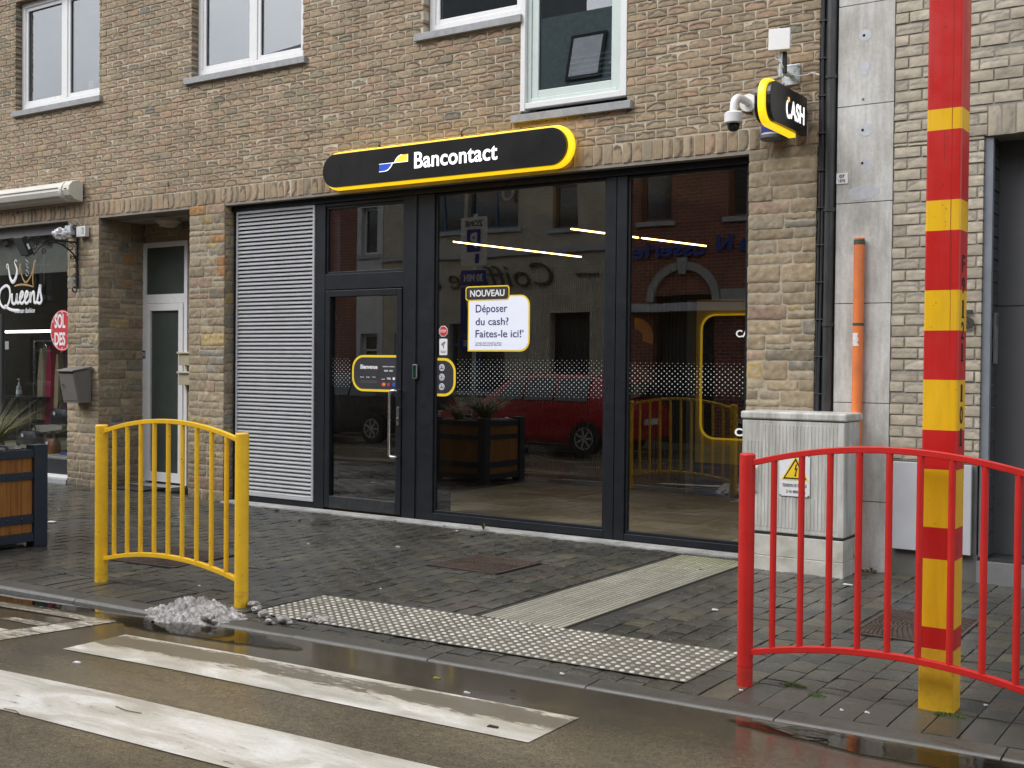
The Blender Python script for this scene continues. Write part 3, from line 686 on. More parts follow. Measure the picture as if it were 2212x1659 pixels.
tb = empty('display_table', (-15.6, .9, .3), 'black display table carrying a sanitiser bottle inside the fashion shop', 'table')
mb = MB(); mb.box(-16.4,-15.36,.7,1.2,1.06,1.10); part(mb, 'table_top', M_black, tb)
for x, y in ((-16.36,.74),(-15.42,.74),(-16.36,1.14),(-15.42,1.14)): mb = MB(); mb.box(x-.025,x+.025,y-.025,y+.025,.32,1.06); part(mb, 'leg', M_bmatt, tb)
bt = empty('sanitiser_bottle', (-15.9,.85,1.10), 'clear pump sanitiser bottle standing on the black display table', 'bottle')
mb = MB(); mb.lathe((-15.9,.85,1.101), [(.04,0),(.04,.13),(.03,.155),(.012,.17)], 14); part(mb, 'bottle_body', mat('clear_bottle', (.30,.38,.35), .2), bt, smooth=True)
mb = MB(); mb.lathe((-15.9,.85,1.135), [(.0415,0),(.0415,.06)], 14); part(mb, 'paper_label', M_wtxt, bt, smooth=True)
mb = MB(); mb.lathe((-15.9,.85,1.272), [(.012,0),(.012,.03),(.005,.035),(.005,.08)], 10); mb.box(-15.93,-15.89,.84,.86,1.352,1.365); part(mb, 'pump', M_wtxt, bt)
def coat(x, col, wd, z1, z0, label, nm='coat'):
    e = empty('hanging_coat', (x,1.1,z1), label, 'coat', 'clothes hanging in the fashion shop')
    mb = MB(); v = []; f = []; nz_, nr = 9, 12
    for i in range(nz_):
        t = i/(nz_-1); z = z1+(z0-z1)*t; hw = wd*(.35+.65*min(1,t*3))*(1+.15*t); hd = .07+.03*t
        for j in range(nr):
            q = 2*PI*j/nr; v.append((x+hw*math.cos(q)*(1+.08*math.sin(5*q+t*4)), 1.1+hd*math.sin(q)+.012*math.sin(7*q), z))
    f = [(i*nr+j, i*nr+(j+1)%nr, (i+1)*nr+(j+1)%nr, (i+1)*nr+j) for i in range(nz_-1) for j in range(nr)] + [tuple(range(nr)), tuple(range((nz_-1)*nr, nz_*nr))]
    mb.add(v, f); part(mb, 'fabric', mat(nm, col, .9), e, smooth=True)
    mb = MB(); mb.tube([(x-wd*.3,1.1,z1+.0),(x,1.1,z1+.05),(x+wd*.3,1.1,z1)], .006, 6); mb.tube([(x,1.1,z1+.05),(x,1.1,z1+.12)], .004, 6); part(mb, 'hanger', M_steel, e)
coat(-15.62, (.30,.24,.16), .13, 1.83, .75, 'beige coat hanging at the left of the rail', 'beige_cloth')
coat(-15.42, (.30,.01,.05), .12, 1.86, .70, 'crimson dress hanging beside the beige coat', 'crimson_cloth')
coat(-15.22, (.34,.28,.17), .09, 1.74, .85, 'narrow tan coat hanging right of the crimson dress', 'tan_cloth')
coat(-14.98, (.07,.02,.06), .11, 1.80, .85, 'dark plum coat hanging at the right of the rail', 'plum_cloth')
mb = MB(); mb.tube([(-15.9,1.1,1.94),(-14.6,1.1,1.94)], .012, 8); mb.tube([(-15.9,1.1,1.94),(-15.9,1.1,.32)], .012, 8); mb.tube([(-14.6,1.1,1.94),(-14.6,1.1,.32)], .012, 8); simple('clothes_rail', mb, M_steel, 'chrome clothes rail standing inside the fashion shop', 'clothes rail')
mb = MB(); mb.box(-15.78,-15.62,.50,.503,1.80,1.92); simple('price_card', mb, M_wtxt, 'small white price card on the beige coat', 'price card')
def bag(x, y, z, L_, H_, D_, col, label, cname, tagq=True, handle=.09):
    e = empty('handbag', (x,y,z), label, 'handbag', 'handbags in the fashion shop window')
    mb = MB(); v = []; nr = 14; prof = [(.86,0),(1,.12),(1,.45),(.86,.8),(.66,.97),(.3,1.0)]
    for k, h in prof:
        for j in range(nr):
            q = 2*PI*j/nr; c_, s_ = math.cos(q), math.sin(q)
            v.append((x+L_/2*k*math.copysign(abs(c_)**.6, c_), y+D_/2*k*math.copysign(abs(s_)**.6, s_), z+H_*h))
    n = len(prof); mb.add(v, [(i*nr+j,i*nr+(j+1)%nr,(i+1)*nr+(j+1)%nr,(i+1)*nr+j) for i in range(n-1) for j in range(nr)]+[tuple(range(nr)),tuple(range((n-1)*nr,n*nr))])
    part(mb, 'bag_body', mat(cname, col, .45), e, smooth=True)
    mb = MB(); mb.tube(smooth_path([(x-L_*.25,y,z+H_*.9),(x-L_*.15,y,z+H_+handle),(x+L_*.15,y,z+H_+handle),(x+L_*.25,y,z+H_*.9)],5), .009, 6); part(mb, 'handle', M_bmatt, e, smooth=True)
    if tagq: mb = MB(); mb.box(x-L_*.15,x-L_*.15+.045,y-D_*.5-.006,y-D_*.5-.002,z+H_*.55,z+H_*.55+.05); part(mb, 'price_tag', M_wtxt, e)
bag(-14.83, .85, .73, .46, .22, .2, (.015,.015,.017), 'black handbag standing on the pale display stand', 'black_leather')
bag(-15.22, .60, .42, .48, .20, .2, (.017,.018,.02), 'slouching black handbag at the left, low in the window', 'black_leather_soft')
bag(-14.62, .55, .33, .26, .20, .16, (.22,.07,.02), 'tan leather handbag at the foot of the display stand', 'tan_leather')
mb = MB(); mb.box(-14.30,-14.05,.45,.6,.325,.37); simple('blue_box', mb, mat('blue_card', (.03,.05,.22), .5), 'small blue box on the display ledge', 'box')
mb = MB(); mb.prism([(-15.3,.55),(-15.26,.64),(-15.18,.70),(-14.55,.715),(-14.55,.66),(-15.2,.58)], .65, 1.1); mb.box(-15.1,-15.05,.7,.75,.32,.6); mb.box(-14.62,-14.57,.9,.95,.32,.67); simple('display_stand', mb, mat('pale_stand', (.40,.37,.33), .5), 'pale curved display stand under the black handbag', 'display stand')
# awning cassette
aw = empty('awning_cassette', (-14.5, 0, 3.75), 'closed cream awning cassette mounted above the fashion shop window', 'awning')
M_awn = mat('cream_awning_housing', (.66,.64,.58), .35, var=.05, dirt=.35, dscale=2, dstretch=(.2,1,4), dirtcol=(.3,.28,.24))
mb = MB(); oct_ = [(-.015,3.985),(-.10,3.995),(-.17,3.97),(-.215,3.92),(-.225,3.86),(-.20,3.80),(-.14,3.755),(-.06,3.735),(-.015,3.735)]
mb.prism(oct_, -17.9, -13.30, 'x'); part(mb, 'housing', M_awn, aw, bevel=.003)
mb = MB(); mb.prism([(a*1.06 if a<-.02 else a, 3.865+(b-3.865)*1.06) for a, b in oct_], -13.298, -13.155, 'x'); part(mb, 'end_cap', mat('cream_end_cap', (.66,.64,.56), .35, var=.03), aw, bevel=.012, seg=3)
mb = MB(); mb.lathe((-13.36,-.125,3.865), [(.125,0),(.132,.02),(.132,.05),(.125,.062)], 28, 'x'); part(mb, 'end_disc', mat('cream_disc', (.68,.66,.59), .35, var=.03), aw, smooth=True)
mb = MB(); mb.box(-13.25,-13.20,-.2425,-.230,3.87,3.882); part(mb, 'screw_slot', M_bmatt, aw)
mb = MB(); mb.box(-17.9,-13.37,-.231,-.222,3.898,3.903); mb.box(-17.9,-13.37,-.19,-.178,3.785,3.790); part(mb, 'seam', mat('awning_seam', (.12,.11,.09), .6), aw)
# iron bracket with scrolls
ib = empty('iron_bracket', (-13.28, 0, 3.0), 'black wrought iron scroll bracket sticking out beside the fashion shop', 'bracket')
bx = -13.27
mb = MB(); mb.box(bx-.014,bx+.014,-.040,-.012,2.60,3.40)
mb.tube(smooth_path([(bx,-.026,2.62),(bx,-.03,2.56),(bx,-.07,2.55),(bx,-.095,2.585),(bx,-.07,2.615),(bx,-.05,2.60)],5), .009, 6)
mb.tube(smooth_path([(bx,-.026,3.38),(bx,-.03,3.41),(bx,-.07,3.42),(bx,-.085,3.39),(bx,-.06,3.37)],5), .009, 6); part(mb, 'wall_bar', M_bmatt, ib)
mb = MB(); mb.box(bx-.010,bx+.010,-.72,-.041,3.185,3.21); mb.tube(smooth_path([(bx,-.70,3.19),(bx,-.74,3.17),(bx,-.745,3.1),(bx,-.74,3.0),(bx,-.76,2.95)],5), .010, 6); part(mb, 'arm', M_bmatt, ib)
mb = MB(); mb.tube(smooth_path([(bx,-.035,2.93),(bx,-.06,3.02),(bx,-.16,3.10),(bx,-.30,3.165),(bx,-.46,3.15),(bx,-.58,3.08),(bx,-.66,2.98)],6), .010, 6)
def spiral(cy, cz, r0, turns, a0, sgn=1):
    n = int(turns*14); return [(bx, cy+sgn*(r0*(1-.8*i/n))*math.cos(a0+2*PI*turns*i/n), cz+(r0*(1-.8*i/n))*math.sin(a0+2*PI*turns*i/n)) for i in range(n+1)]
for cy, cz, r0, tr, a0 in [(-.12,3.13,.055,1.6,0),(-.65,3.10,.06,1.6,1.2),(-.095,3.0,.035,1.4,2),(-.52,3.05,.038,1.5,4),(-.22,3.16,.03,1.3,3),(-.42,3.13,.03,1.3,5),(-.33,3.19,.022,1.2,0),(-.60,3.14,.028,1.3,2)]:
    mb.tube(spiral(cy,cz,r0,tr,a0), .0065, 5)
part(mb, 'scrolls', M_bmatt, ib, smooth=True)
mb = MB()
for zz in (2.98,2.86,2.74,2.66): mb.tube(smooth_path([(bx,-.04,zz),(bx,-.07,zz+.02),(bx,-.06,zz+.045),(bx,-.04,zz+.03)],4), .006, 5)
part(mb, 'curls', M_bmatt, ib)
mb = MB()
for i, (a, b) in enumerate([(2.93,.03),(2.87,.022),(2.80,.026),(2.74,.03)]):
    mb.tube([(bx+.0+b*math.cos(R(t)), -.745, a+b*math.sin(R(t))) for t in range(0,361,30)], .008, 5, cap=False)
part(mb, 'hanging_rings', mat('pale_iron', (.25,.25,.25), .5), ib)
e = empty('floodlight', (bx,-.76,3.1), 'black floodlight tilted down at the end of the iron bracket', 'floodlight')
Mx = Matrix.Translation((bx+.0,-.80,3.09)) @ Matrix.Rotation(R(28), 4, 'X'); mb = MB(); mb.box(-.10,.10,-.035,.035,-.13,.12,M=Mx); part(mb, 'lamp_housing', M_bmatt, e, bevel=.012)
mb = MB(); mb.box(-.085,.085,-.040,-.036,-.11,.10,M=Mx); part(mb, 'lens', mat('dark_lens', (.05,.055,.06), .1), e)
mb = MB(); mb.box(.1005,.103,-.02,.01,-.05,.02,M=Mx); part(mb, 'spec_label', M_wtxt, e)
# crumpled plastic bag caught on the bracket
mb = MB(); bm = bmesh.new(); bmesh.ops.create_icosphere(bm, subdivisions=4, radius=1)
vs_ = []
for v in bm.verts:
    n_ = mnoise.noise(v.co*2.2)*.45 + mnoise.noise(v.co*5)*.22; c_ = v.co*(1+n_)
    vs_.append((bx-.02+c_.x*.07, -.24+c_.y*.11, 3.29+c_.z*.075))
mb.add(vs_, [tuple(q.index for q in f.verts) for f in bm.faces]); bm.free()
simple('plastic_bag', mb, mat('thin_plastic', (.72,.72,.75), .3), 'crumpled white plastic bag caught on the iron bracket', 'plastic bag')
e = empty('junction_box', (-13.13,-.04,3.34), 'pale grey square junction box on the stone pier by the bracket', 'junction box')
mb = MB(); mb.box(-13.22,-13.03,-.075,-.012,3.262,3.40); part(mb, 'box_body', mat('pale_grey_box', (.60,.60,.57), .45), e, bevel=.006)
mb = MB()
for a, b in ((3.30,3.33),(3.345,3.375)): mb.ring(rrect(-13.10,-13.06,a,b,.006), rrect(-13.096,-13.064,a+.004,b-.004,.004), -.080, -.0755)
part(mb, 'cover_marks', M_zinc, e)
e = empty('cable_gland_box', (-13.36,-.04,3.36), 'small white cable box left of the square junction box', 'junction box')
mb = MB(); mb.box(-13.43,-13.31,-.10,-.012,3.30,3.42); mb.lathe((-13.37,-.05,3.42), [(.012,0),(.012,.03)], 8); part(mb, 'box_body', mat('pale_blue_box', (.5,.53,.58), .4), e, bevel=.005)
mb = MB(); mb.tube(smooth_path([(-13.37,-.05,3.45),(-13.34,-.05,3.50),(-13.25,-.04,3.49),(-13.16,-.04,3.41)],6), .005, 5); mb.tube(smooth_path([(-13.38,-.03,3.25),(-13.40,-.035,3.05),(-13.42,-.035,2.85),(-13.38,-.035,2.65),(-13.31,-.035,2.58)],6), .004, 5)
simple('power_cable', mb, mat('grey_cable', (.3,.3,.28), .5), 'thin grey cable looping down the pier behind the iron bracket', 'cable')
# mail box on the pier
e = empty('mailbox', (-13.0,-.02,1.1), 'grey metal mailbox hung on the stone pier beside the fashion shop', 'mailbox')
M_mail = mat('taupe_metal', (.17,.16,.15), .4, var=.04)
mb = MB(); mb.prism([(-.02,1.54),(-.28,1.50),(-.28,1.46),(-.20,1.10),(-.02,1.10)], -13.29, -12.965, 'x'); part(mb, 'box_body', M_mail, e, bevel=.004)
mb = MB(); mb.prism([(-.015,1.575),(-.315,1.520),(-.315,1.505),(-.015,1.555)], -13.305, -12.95, 'x'); part(mb, 'lid', M_mail, e, bevel=.003)
mb = MB(); mb.box(-13.27,-12.985,-.286,-.2805,1.480,1.498); part(mb, 'slot', M_bmatt, e)
mb = MB(); mb.prism([(-.2865,1.465),(-.2125,1.13),(-.206,1.13),(-.280,1.465)], -13.275, -12.98, 'x'); part(mb, 'door', M_mail, e, bevel=.002)
mb = MB(); mb.lathe((-13.22,-.275,1.33), [(.016,0),(.016,.012)], 14, 'y'); part(mb, 'lock', M_steel, e)
# door 31
d31 = empty('entrance_door', (-12.4,.72,0), 'white framed glazed entrance door numbered 31 in the stone recess', 'door')
dy = .70
mb = MB(); mb.box(-12.86,-12.79,dy,dy+.07,.02,3.235); mb.box(-12.03,-11.965,dy,dy+.07,.02,3.235); mb.box(-12.79,-12.03,dy,dy+.07,3.165,3.235); mb.box(-12.79,-12.03,dy,dy+.07,2.42,2.54)
part(mb, 'frame', M_upvc, d31, bevel=.005)
mb = MB(); mb.box(-12.785,-12.69,dy-.012,dy+.06,.045,2.415); mb.box(-12.125,-12.035,dy-.012,dy+.06,.045,2.415); mb.box(-12.69,-12.125,dy-.012,dy+.06,2.32,2.415); mb.box(-12.69,-12.125,dy-.012,dy+.06,.045,.17)
part(mb, 'door_leaf', M_upvc, d31, bevel=.005)
M_frost = mat('obscured_glass', (.055,.068,.062), .12, var=.1, spec=.6)
mb = MB(); mb.box(-12.70,-12.12,dy+.02,dy+.03,.16,2.33); part(mb, 'pane', M_frost, d31)
mb = MB(); mb.box(-12.80,-12.02,dy+.02,dy+.03,2.53,3.17); part(mb, 'transom_pane', M_frost, d31)
mb = MB(); mb.box(-12.86,-11.96,dy-.25,dy-.001,-.03,.018); part(mb, 'step', M_blue, d31)
e = empty('house_number_plate', (-12.83,dy,1.75), 'tiny blue house number plate reading 31 on the white door frame', 'number plate')
mb = MB(); mb.box(-12.858,-12.796,dy-.006,dy-.0005,1.69,1.79); part(mb, 'plate', mat('enamel_blue', (.02,.06,.2), .3), e)
mb = MB(); put_text(mb, '31', -12.85,-12.804,1.71,1.77,dy-.0065,.02); part(mb, 'digits', M_wtxt, e)
for z, lab in ((1.60, 'upper cream letter box on the stone at the right of door 31'), (1.345, 'lower cream letter box on the stone at the right of door 31')):
    e = empty('letter_box', (-11.86,.66,z), lab, 'letter box', 'cream letter boxes beside door 31')
    mb = MB(); mb.box(-12.01,-11.72,.60,.698,z,z+.15); part(mb, 'box_body', mat('cream_box', (.42,.38,.27), .5), e, bevel=.004)
    mb = MB(); mb.box(-12.02,-11.71,.575,.698,z+.152,z+.175); part(mb, 'lid', mat('cream_lid', (.55,.5,.38), .5), e, bevel=.004)
mb = MB(); mb.box(-12.80,-12.05,.05,.52,-.0,.014); simple('door_mat', mb, mat('rubber_mat', (.018,.018,.02), .8, bs=.6, bscale=200), 'black rubber door mat lying in front of door 31', 'door mat')

# ---------------------------------------------------------------- signs on the facade
sg = empty('bank_sign', (-7.2,0,3.74), 'long black rounded sign reading Bancontact with a glowing yellow edge', 'sign')
mb = MB(); mb.prism(rrect(-8.785,-5.685,3.548,3.905,.178,10), -.150, -.112)
M_face = mat('black_sign_face', (.0065,.0062,.007), .30, var=.05, vs=2, rv=.03); part(mb, 'face', M_face, sg, bevel=.003)
mb = MB(); mb.prism(rrect(-8.80,-5.635,3.522,3.931,.204,12), -.111, -.055); part(mb, 'light_band', M_yel_led, sg, bevel=.01, seg=3)
mb = MB(); mb.prism(rrect(-8.72,-5.72,3.60,3.86,.12), -.054, .004); part(mb, 'back_box', M_bmatt, sg)
mb = MB(); put_text(mb, 'Bancontact', -7.505,-6.47,3.655,3.822,-.151,.014,.005, space=1.04); part(mb, 'lettering', M_ltxt, sg)
cx, cz = -7.782, 3.738
mb = MB(); mb.prism([(-7.975,cz),(cx,cz)]+[(cx-.012-.10*t**1.1, cz-.075*(1-(1-t)**2)) for t in np.linspace(.05,1,8)]+[(-7.975,cz-.075)], -.1555, -.151); part(mb, 'logo_blue', mat('logo_blue', (.02,.07,.45), .4, emit=.25, ecol=(.02,.07,.5)), sg)
mb = MB(); mb.prism([(-7.592,cz),(cx,cz)]+[(cx+.012+.10*t**1.1, cz+.075*(1-(1-t)**2)) for t in np.linspace(.05,1,8)]+[(-7.592,cz+.075)], -.1555, -.151); part(mb, 'logo_yellow', mat('logo_yellow', (.85,.52,.05), .4, emit=.5, ecol=(.85,.5,.05)), sg)
mb = MB(); mb.tube([(cx+ s*(.012+.10*t**1.1) , -.155, cz+ s*.075*(1-(1-t)**2)) for s, T in ((-1, np.linspace(1,0,8)),(1, np.linspace(0,1,8))) for t in T], .0045, 5); mb.tube([(-7.975,-.155,cz+.002),(cx,-.155,cz+.002)], .003, 5); mb.tube([(-7.592,-.155,cz),(cx,-.155,cz)], .003, 5); mb.tube([(-7.975,-.155,cz-.077),(-7.9,-.155,cz-.077)], .003, 5)
mb.tube([(-7.592,-.155,cz),(-7.592,-.155,cz+.075)], .003, 5); part(mb, 'logo_outline', M_ltxt, sg)
# projecting CASH sign
sg = empty('projecting_sign', (-3.46,0,3.75), 'black projecting sign reading CASH with a glowing yellow rim at the building corner', 'sign')
pl = rrect(-.865,-.05,3.588,3.905,.125,8,(0,1,1,0))
mb = MB(); mb.prism(pl, -3.435, -3.395, 'x'); mb2 = mb; part(mb, 'face', M_face, sg, bevel=.004)
mb = MB(); mb.prism(pl, -3.530, -3.493, 'x'); part(mb, 'rear_face', M_face, sg, bevel=.004)
mb = MB(); mb.prism(rrect(-.893,-.20,3.556,3.932,.152,8,(0,1,1,0)), -3.492, -3.436, 'x'); part(mb, 'light_band', M_yel_led, sg, bevel=.008, seg=3)
mb = MB(); mb.box(-3.53,-3.42,-.19,.003,3.68,3.82); part(mb, 'wall_mount', M_bmatt, sg)
mb = MB(); put_text(mb, 'ASH', -.43,-.115,3.665,3.815,-3.3946,.022,.0015,'+x')
mb.tube([(-3.392,-.475+.045*math.cos(R(a)),3.738+.068*math.sin(R(a))) for a in range(125,331,15)], .0135, 6, flat=(.12,1,1)); part(mb, 'lettering', M_ltxt, sg)
mb = MB(); mb.box(-3.3945,-3.392,-.492,-.455,3.795,3.83); part(mb, 'letter_accent', mat('accent_gold', (.8,.5,.1), .4, emit=.5, ecol=(.8,.5,.1)), sg)
e = empty('wall_box_sign', (-3.68,-.08,3.6), 'small blue and white sign box partly hidden behind the CASH sign', 'sign')
mb = MB(); mb.lathe((-3.68,-.10,3.615), [(.088,0),(.088,.16),(.07,.17)], 24); part(mb, 'drum', M_white, e, smooth=True)
mb = MB(); mb.lathe((-3.68,-.10,3.63), [(.0895,0),(.0895,.10)], 24); part(mb, 'blue_wrap', mat('wrap_blue', (.03,.04,.28), .4), e, smooth=True)
mb = MB(); mb.lathe((-3.68,-.10,3.575), [(.085,0),(.098,.012),(.098,.038),(.09,.04)], 24); part(mb, 'drum_base', mat('grey_plastic_base', (.13,.15,.17), .4), e, smooth=True)
# dome camera
e = empty('dome_camera', (-3.94,0,3.93), 'white dome camera on a curved arm left of the CASH sign', 'security camera')
mb = MB(); mb.lathe((-3.93,-.028,3.935), [(.075,0),(.078,.008),(.078,.028),(.06,.034)], 28, 'y'); part(mb, 'wall_flange', M_white, e, smooth=True)
mb = MB(); mb.tube(smooth_path([(-3.93,-.01,3.94),(-3.93,-.16,3.94),(-3.93,-.255,3.93),(-3.93,-.315,3.89),(-3.93,-.33,3.83),(-3.93,-.33,3.79)],6), [.033]*31, 16); part(mb, 'arm', M_white, e, smooth=True)
mb = MB(); mb.lathe((-3.93,-.33,3.70), [(.070,0),(.078,.01),(.078,.085),(.06,.1),(.04,.105)], 30); part(mb, 'housing', M_white, e, smooth=True)
mb = MB(); mb.lathe((-3.93,-.33,3.635), [(.015,0),(.036,.008),(.05,.03),(.054,.064)], 26); part(mb, 'dome', mat('smoked_dome', (.012,.012,.014), .1), e, smooth=True)
# antenna
e = empty('antenna', (-3.56,-.1,4.1), 'white flat panel antenna on a galvanised wall bracket above the CASH sign', 'antenna')
Mx = Matrix.Translation((-3.565,-.25,4.365)) @ Matrix.Rotation(R(14), 4, 'Z') @ Matrix.Rotation(R(-6), 4, 'X')
mb = MB(); mb.box(-.088,.088,-.028,.028,-.092,.092,M=Mx); part(mb, 'antenna_panel', M_white, e, bevel=.006)
mb = MB(); mb.box(-3.635,-3.475,-.008,.004,4.045,4.215); part(mb, 'wall_plate', M_zinc, e, bevel=.002)
mb = MB()
for x in (-3.62,-3.49):
    for z in (4.065,4.195): mb.lathe((x,-.018,z), [(.009,0),(.009,.01)], 6, 'y')
part(mb, 'bolts', M_steel, e)
mb = MB(); mb.tube([(-3.555,-.008,4.125),(-3.56,-.20,4.105)], .019, 14); mb.tube([(-3.565,-.205,4.07),(-3.565,-.205,4.29)], .024, 16); part(mb, 'mast', M_zinc, e, smooth=True)
mb = MB(); mb.box(-3.547,-3.522,-.225,-.185,4.10,4.275); mb.ring([( -3.565+.027*math.cos(R(a)), -.205+.027*math.sin(R(a))) for a in range(0,360,30)], [(-3.565+.0245*math.cos(R(a)), -.205+.0245*math.sin(R(a))) for a in range(0,360,30)], 4.18, 4.187, 'z'); part(mb, 'black_clamp', M_bmatt, e)
mb = MB(); mb.tube(smooth_path([(-3.60,-.235,4.27),(-3.60,-.24,4.22),(-3.56,-.24,4.20),(-3.54,-.22,4.14),(-3.50,-.10,4.10),(-3.42,-.03,4.105),(-3.36,-.03,4.115),(-3.30,-.03,4.09)],6), .006, 6); part(mb, 'cable', M_white, e, smooth=True)

# ---------------------------------------------------------------- stickers and prints on the shopfront glass
GY = FY+.033
e = empty('offer_sticker', (-6.7,GY,2.1), 'white sticker headed NOUVEAU offering to deposit cash, on the middle pane', 'sticker')
mb = MB(); mb.prism(rrect(-7.035,-6.275,1.785,2.352,.11,8,(1,0,0,1)), GY-.002, GY-.0003); part(mb, 'yellow_border', M_yel, e)
mb = MB(); mb.prism(rrect(-7.018,-6.292,1.80,2.337,.097,8,(1,0,0,1)), GY-.004, GY-.0025); part(mb, 'white_panel', mat('sticker_white_glow', (.72,.74,.84), .5, var=.01, emit=.12, ecol=(.8,.83,1)), e)  # slight self-glow added to the white panel, which is no lamp
mb = MB(); mb.prism(rrect(-7.065,-6.52,2.303,2.452,.035), GY-.006, GY-.0045); part(mb, 'header_border', M_yel, e)
mb = MB(); mb.prism(rrect(-7.053,-6.532,2.315,2.440,.028), GY-.008, GY-.0065); part(mb, 'header', mat('header_black', (.03,.025,.025), .5), e)
mb = MB(); put_text(mb, 'NOUVEAU', -7.005,-6.577,2.343,2.412,GY-.0085,.025); part(mb, 'header_text', M_wtxt, e)
for t_, a_ in (('Déposer', (-6.935,-6.545,2.158,2.262)), ('du cash?', (-6.935,-6.53,2.053,2.128)), ('Faites-le ici!', (-6.935,-6.375,1.928,2.004)), ('*', (-6.365,-6.345,1.975,2.004))):
    mb = MB(); put_text(mb, t_, *a_, GY-.0045, .004); part(mb, 'message_line', M_btxt, e)
mb = MB(); put_text(mb, "* La fonction retrait ou versement aux clients de", -6.94,-6.61,1.867,1.880,GY-.0045,.0); put_text(mb, 'Belfius, BNP Paribas Fortis, ING, KBC et CBC.', -6.94,-6.61,1.843,1.857,GY-.0045,.0); part(mb, 'small_print', mat('grey_print', (.2,.2,.24), .5), e)
# bienvenue sticker on the door
e = empty('welcome_sticker', (-8.3,GY,1.5), 'black sticker reading Bienvenue with a yellow edge on the glass door', 'sticker')
mb = MB(); mb.ring(rrect(-8.612,-7.956,1.345,1.742,.155,8,(0,1,1,0)), rrect(-8.588,-7.9561,1.370,1.717,.132,8,(0,1,1,0)), GY-.003, GY-.0003)
part(mb, 'yellow_border', M_yel, e)
mb = MB(); mb.prism(rrect(-8.587,-7.957,1.371,1.716,.13,8,(0,1,1,0)), GY-.002, GY-.0004); part(mb, 'panel', mat('sticker_charcoal', (.035,.035,.042), .45), e)
mb = MB(); yy = GY-.0025
put_text(mb, 'Bienvenue', -8.49,-8.245,1.590,1.638,yy,.035); put_text(mb, 'BANCONTACT COMPAGNIE', -8.17,-8.01,1.612,1.624,yy,.02); put_text(mb, '05:00 - 24:00', -8.15,-8.03,1.563,1.583,yy,.02)
for i, t in enumerate(('Retrait', 'Solde', 'Dépôt')): put_text(mb, t, -8.49+i*.085,-8.44+i*.085,1.495,1.508,yy,.01)
put_text(mb, 'VISA', -8.115,-8.055,1.478,1.500,yy,.03); mb.prism(rrect(-8.03,-7.998,1.475,1.503,.004), yy-.002, yy)
mb.prism([(-8.185,1.478),(-8.14,1.478),(-8.14,1.484),(-8.185,1.484)], yy-.002, yy)
part(mb, 'white_print', M_wtxt, e)
mb = MB(); mb.box(-8.49,-8.26,yy-.001,yy,1.455,1.463); mb.box(-8.49,-8.25,yy-.001,yy,1.438,1.446); part(mb, 'grey_lines', mat('faint_grey', (.09,.09,.1), .5), e)
def disc(x, z, r, y0, y1): 
    return MB().prism([(x+r*math.cos(R(a)), z+r*math.sin(R(a))) for a in range(0,360,15)], y0, y1)
mb = disc(-8.168,1.425,.019,yy-.002,yy); part(mb, 'card_logo_red', mat('logo_red', (.65,.04,.02), .5), e)
mb = disc(-8.148,1.425,.019,yy-.004,yy-.0022); part(mb, 'card_logo_orange', mat('logo_orange', (.8,.3,.02), .5), e)
mb = disc(-8.098,1.425,.019,yy-.002,yy); part(mb, 'card_logo_blue', mat('logo_card_blue', (.05,.06,.35), .5), e)
mb = disc(-8.080,1.425,.019,yy-.004,yy-.0022); part(mb, 'card_logo_crimson', mat('logo_crimson', (.5,.03,.06), .5), e)
mb = disc(-8.015,1.425,.022,yy-.002,yy); part(mb, 'card_logo_azure', mat('logo_azure', (.03,.10,.5), .5), e)
# pictogram sticker
e = empty('pictogram_sticker', (-7.3,GY,1.5), 'black half rounded sticker with three white pictogram discs beside the door post', 'sticker')
mb = MB(); mb.ring(rrect(-7.427,-7.185,1.315,1.715,.150,8,(1,0,0,1)), rrect(-7.4269,-7.212,1.342,1.688,.125,8,(1,0,0,1)), GY-.003, GY-.0003); part(mb, 'yellow_border', M_yel, e)
mb = MB(); mb.prism(rrect(-7.426,-7.213,1.343,1.687,.123,8,(1,0,0,1)), GY-.002, GY-.0004); part(mb, 'panel', mat('sticker_charcoal_b', (.03,.03,.036), .45), e)
for z in (1.615,1.515,1.415):
    mb = disc(-7.365,z,.036,GY-.0045,GY-.003); d_ = part(mb, 'white_disc', M_wtxt, e)
    mb = MB(); mb.ring([(-7.365+.028*math.cos(R(a)), z+.028*math.sin(R(a))) for a in range(0,360,20)], [(-7.365+.024*math.cos(R(a)), z+.024*math.sin(R(a))) for a in range(0,360,20)], GY-.006, GY-.0046)
    mb.box(-7.382,-7.348,GY-.006,GY-.0046,z-.012,z-.002); mb.prism([(-7.375,z+.002),(-7.355,z+.002),(-7.36,z+.016),(-7.37,z+.016)], GY-.006, GY-.0046)
    part(mb, 'pictogram', M_btxt, d_)
e = empty('stop_sticker', (-7.35,GY,2.0), 'small red octagonal sticker above the white camera notice', 'sticker')
mb = MB().prism([(-7.352+.060*math.cos(R(a+22.5)), 1.995+.060*math.sin(R(a+22.5))) for a in range(0,360,45)], GY-.002, GY-.0003); part(mb, 'white_edge', M_wtxt, e)
mb = MB().prism([(-7.352+.053*math.cos(R(a+22.5)), 1.995+.053*math.sin(R(a+22.5))) for a in range(0,360,45)], GY-.004, GY-.0025); part(mb, 'red_octagon', mat('stop_red', (.6,.03,.03), .5), e)
mb = MB(); put_text(mb, 'STOP', -7.39,-7.315,1.98,2.01,GY-.0045,.02); part(mb, 'letters', M_wtxt, e)
e = empty('camera_notice_sticker', (-7.35,GY,1.8), 'small white sticker showing a camera, under the red octagon', 'sticker')
mb = MB().prism(rrect(-7.402,-7.298,1.745,1.918,.014), GY-.002, GY-.0003); part(mb, 'card', M_wtxt, e)
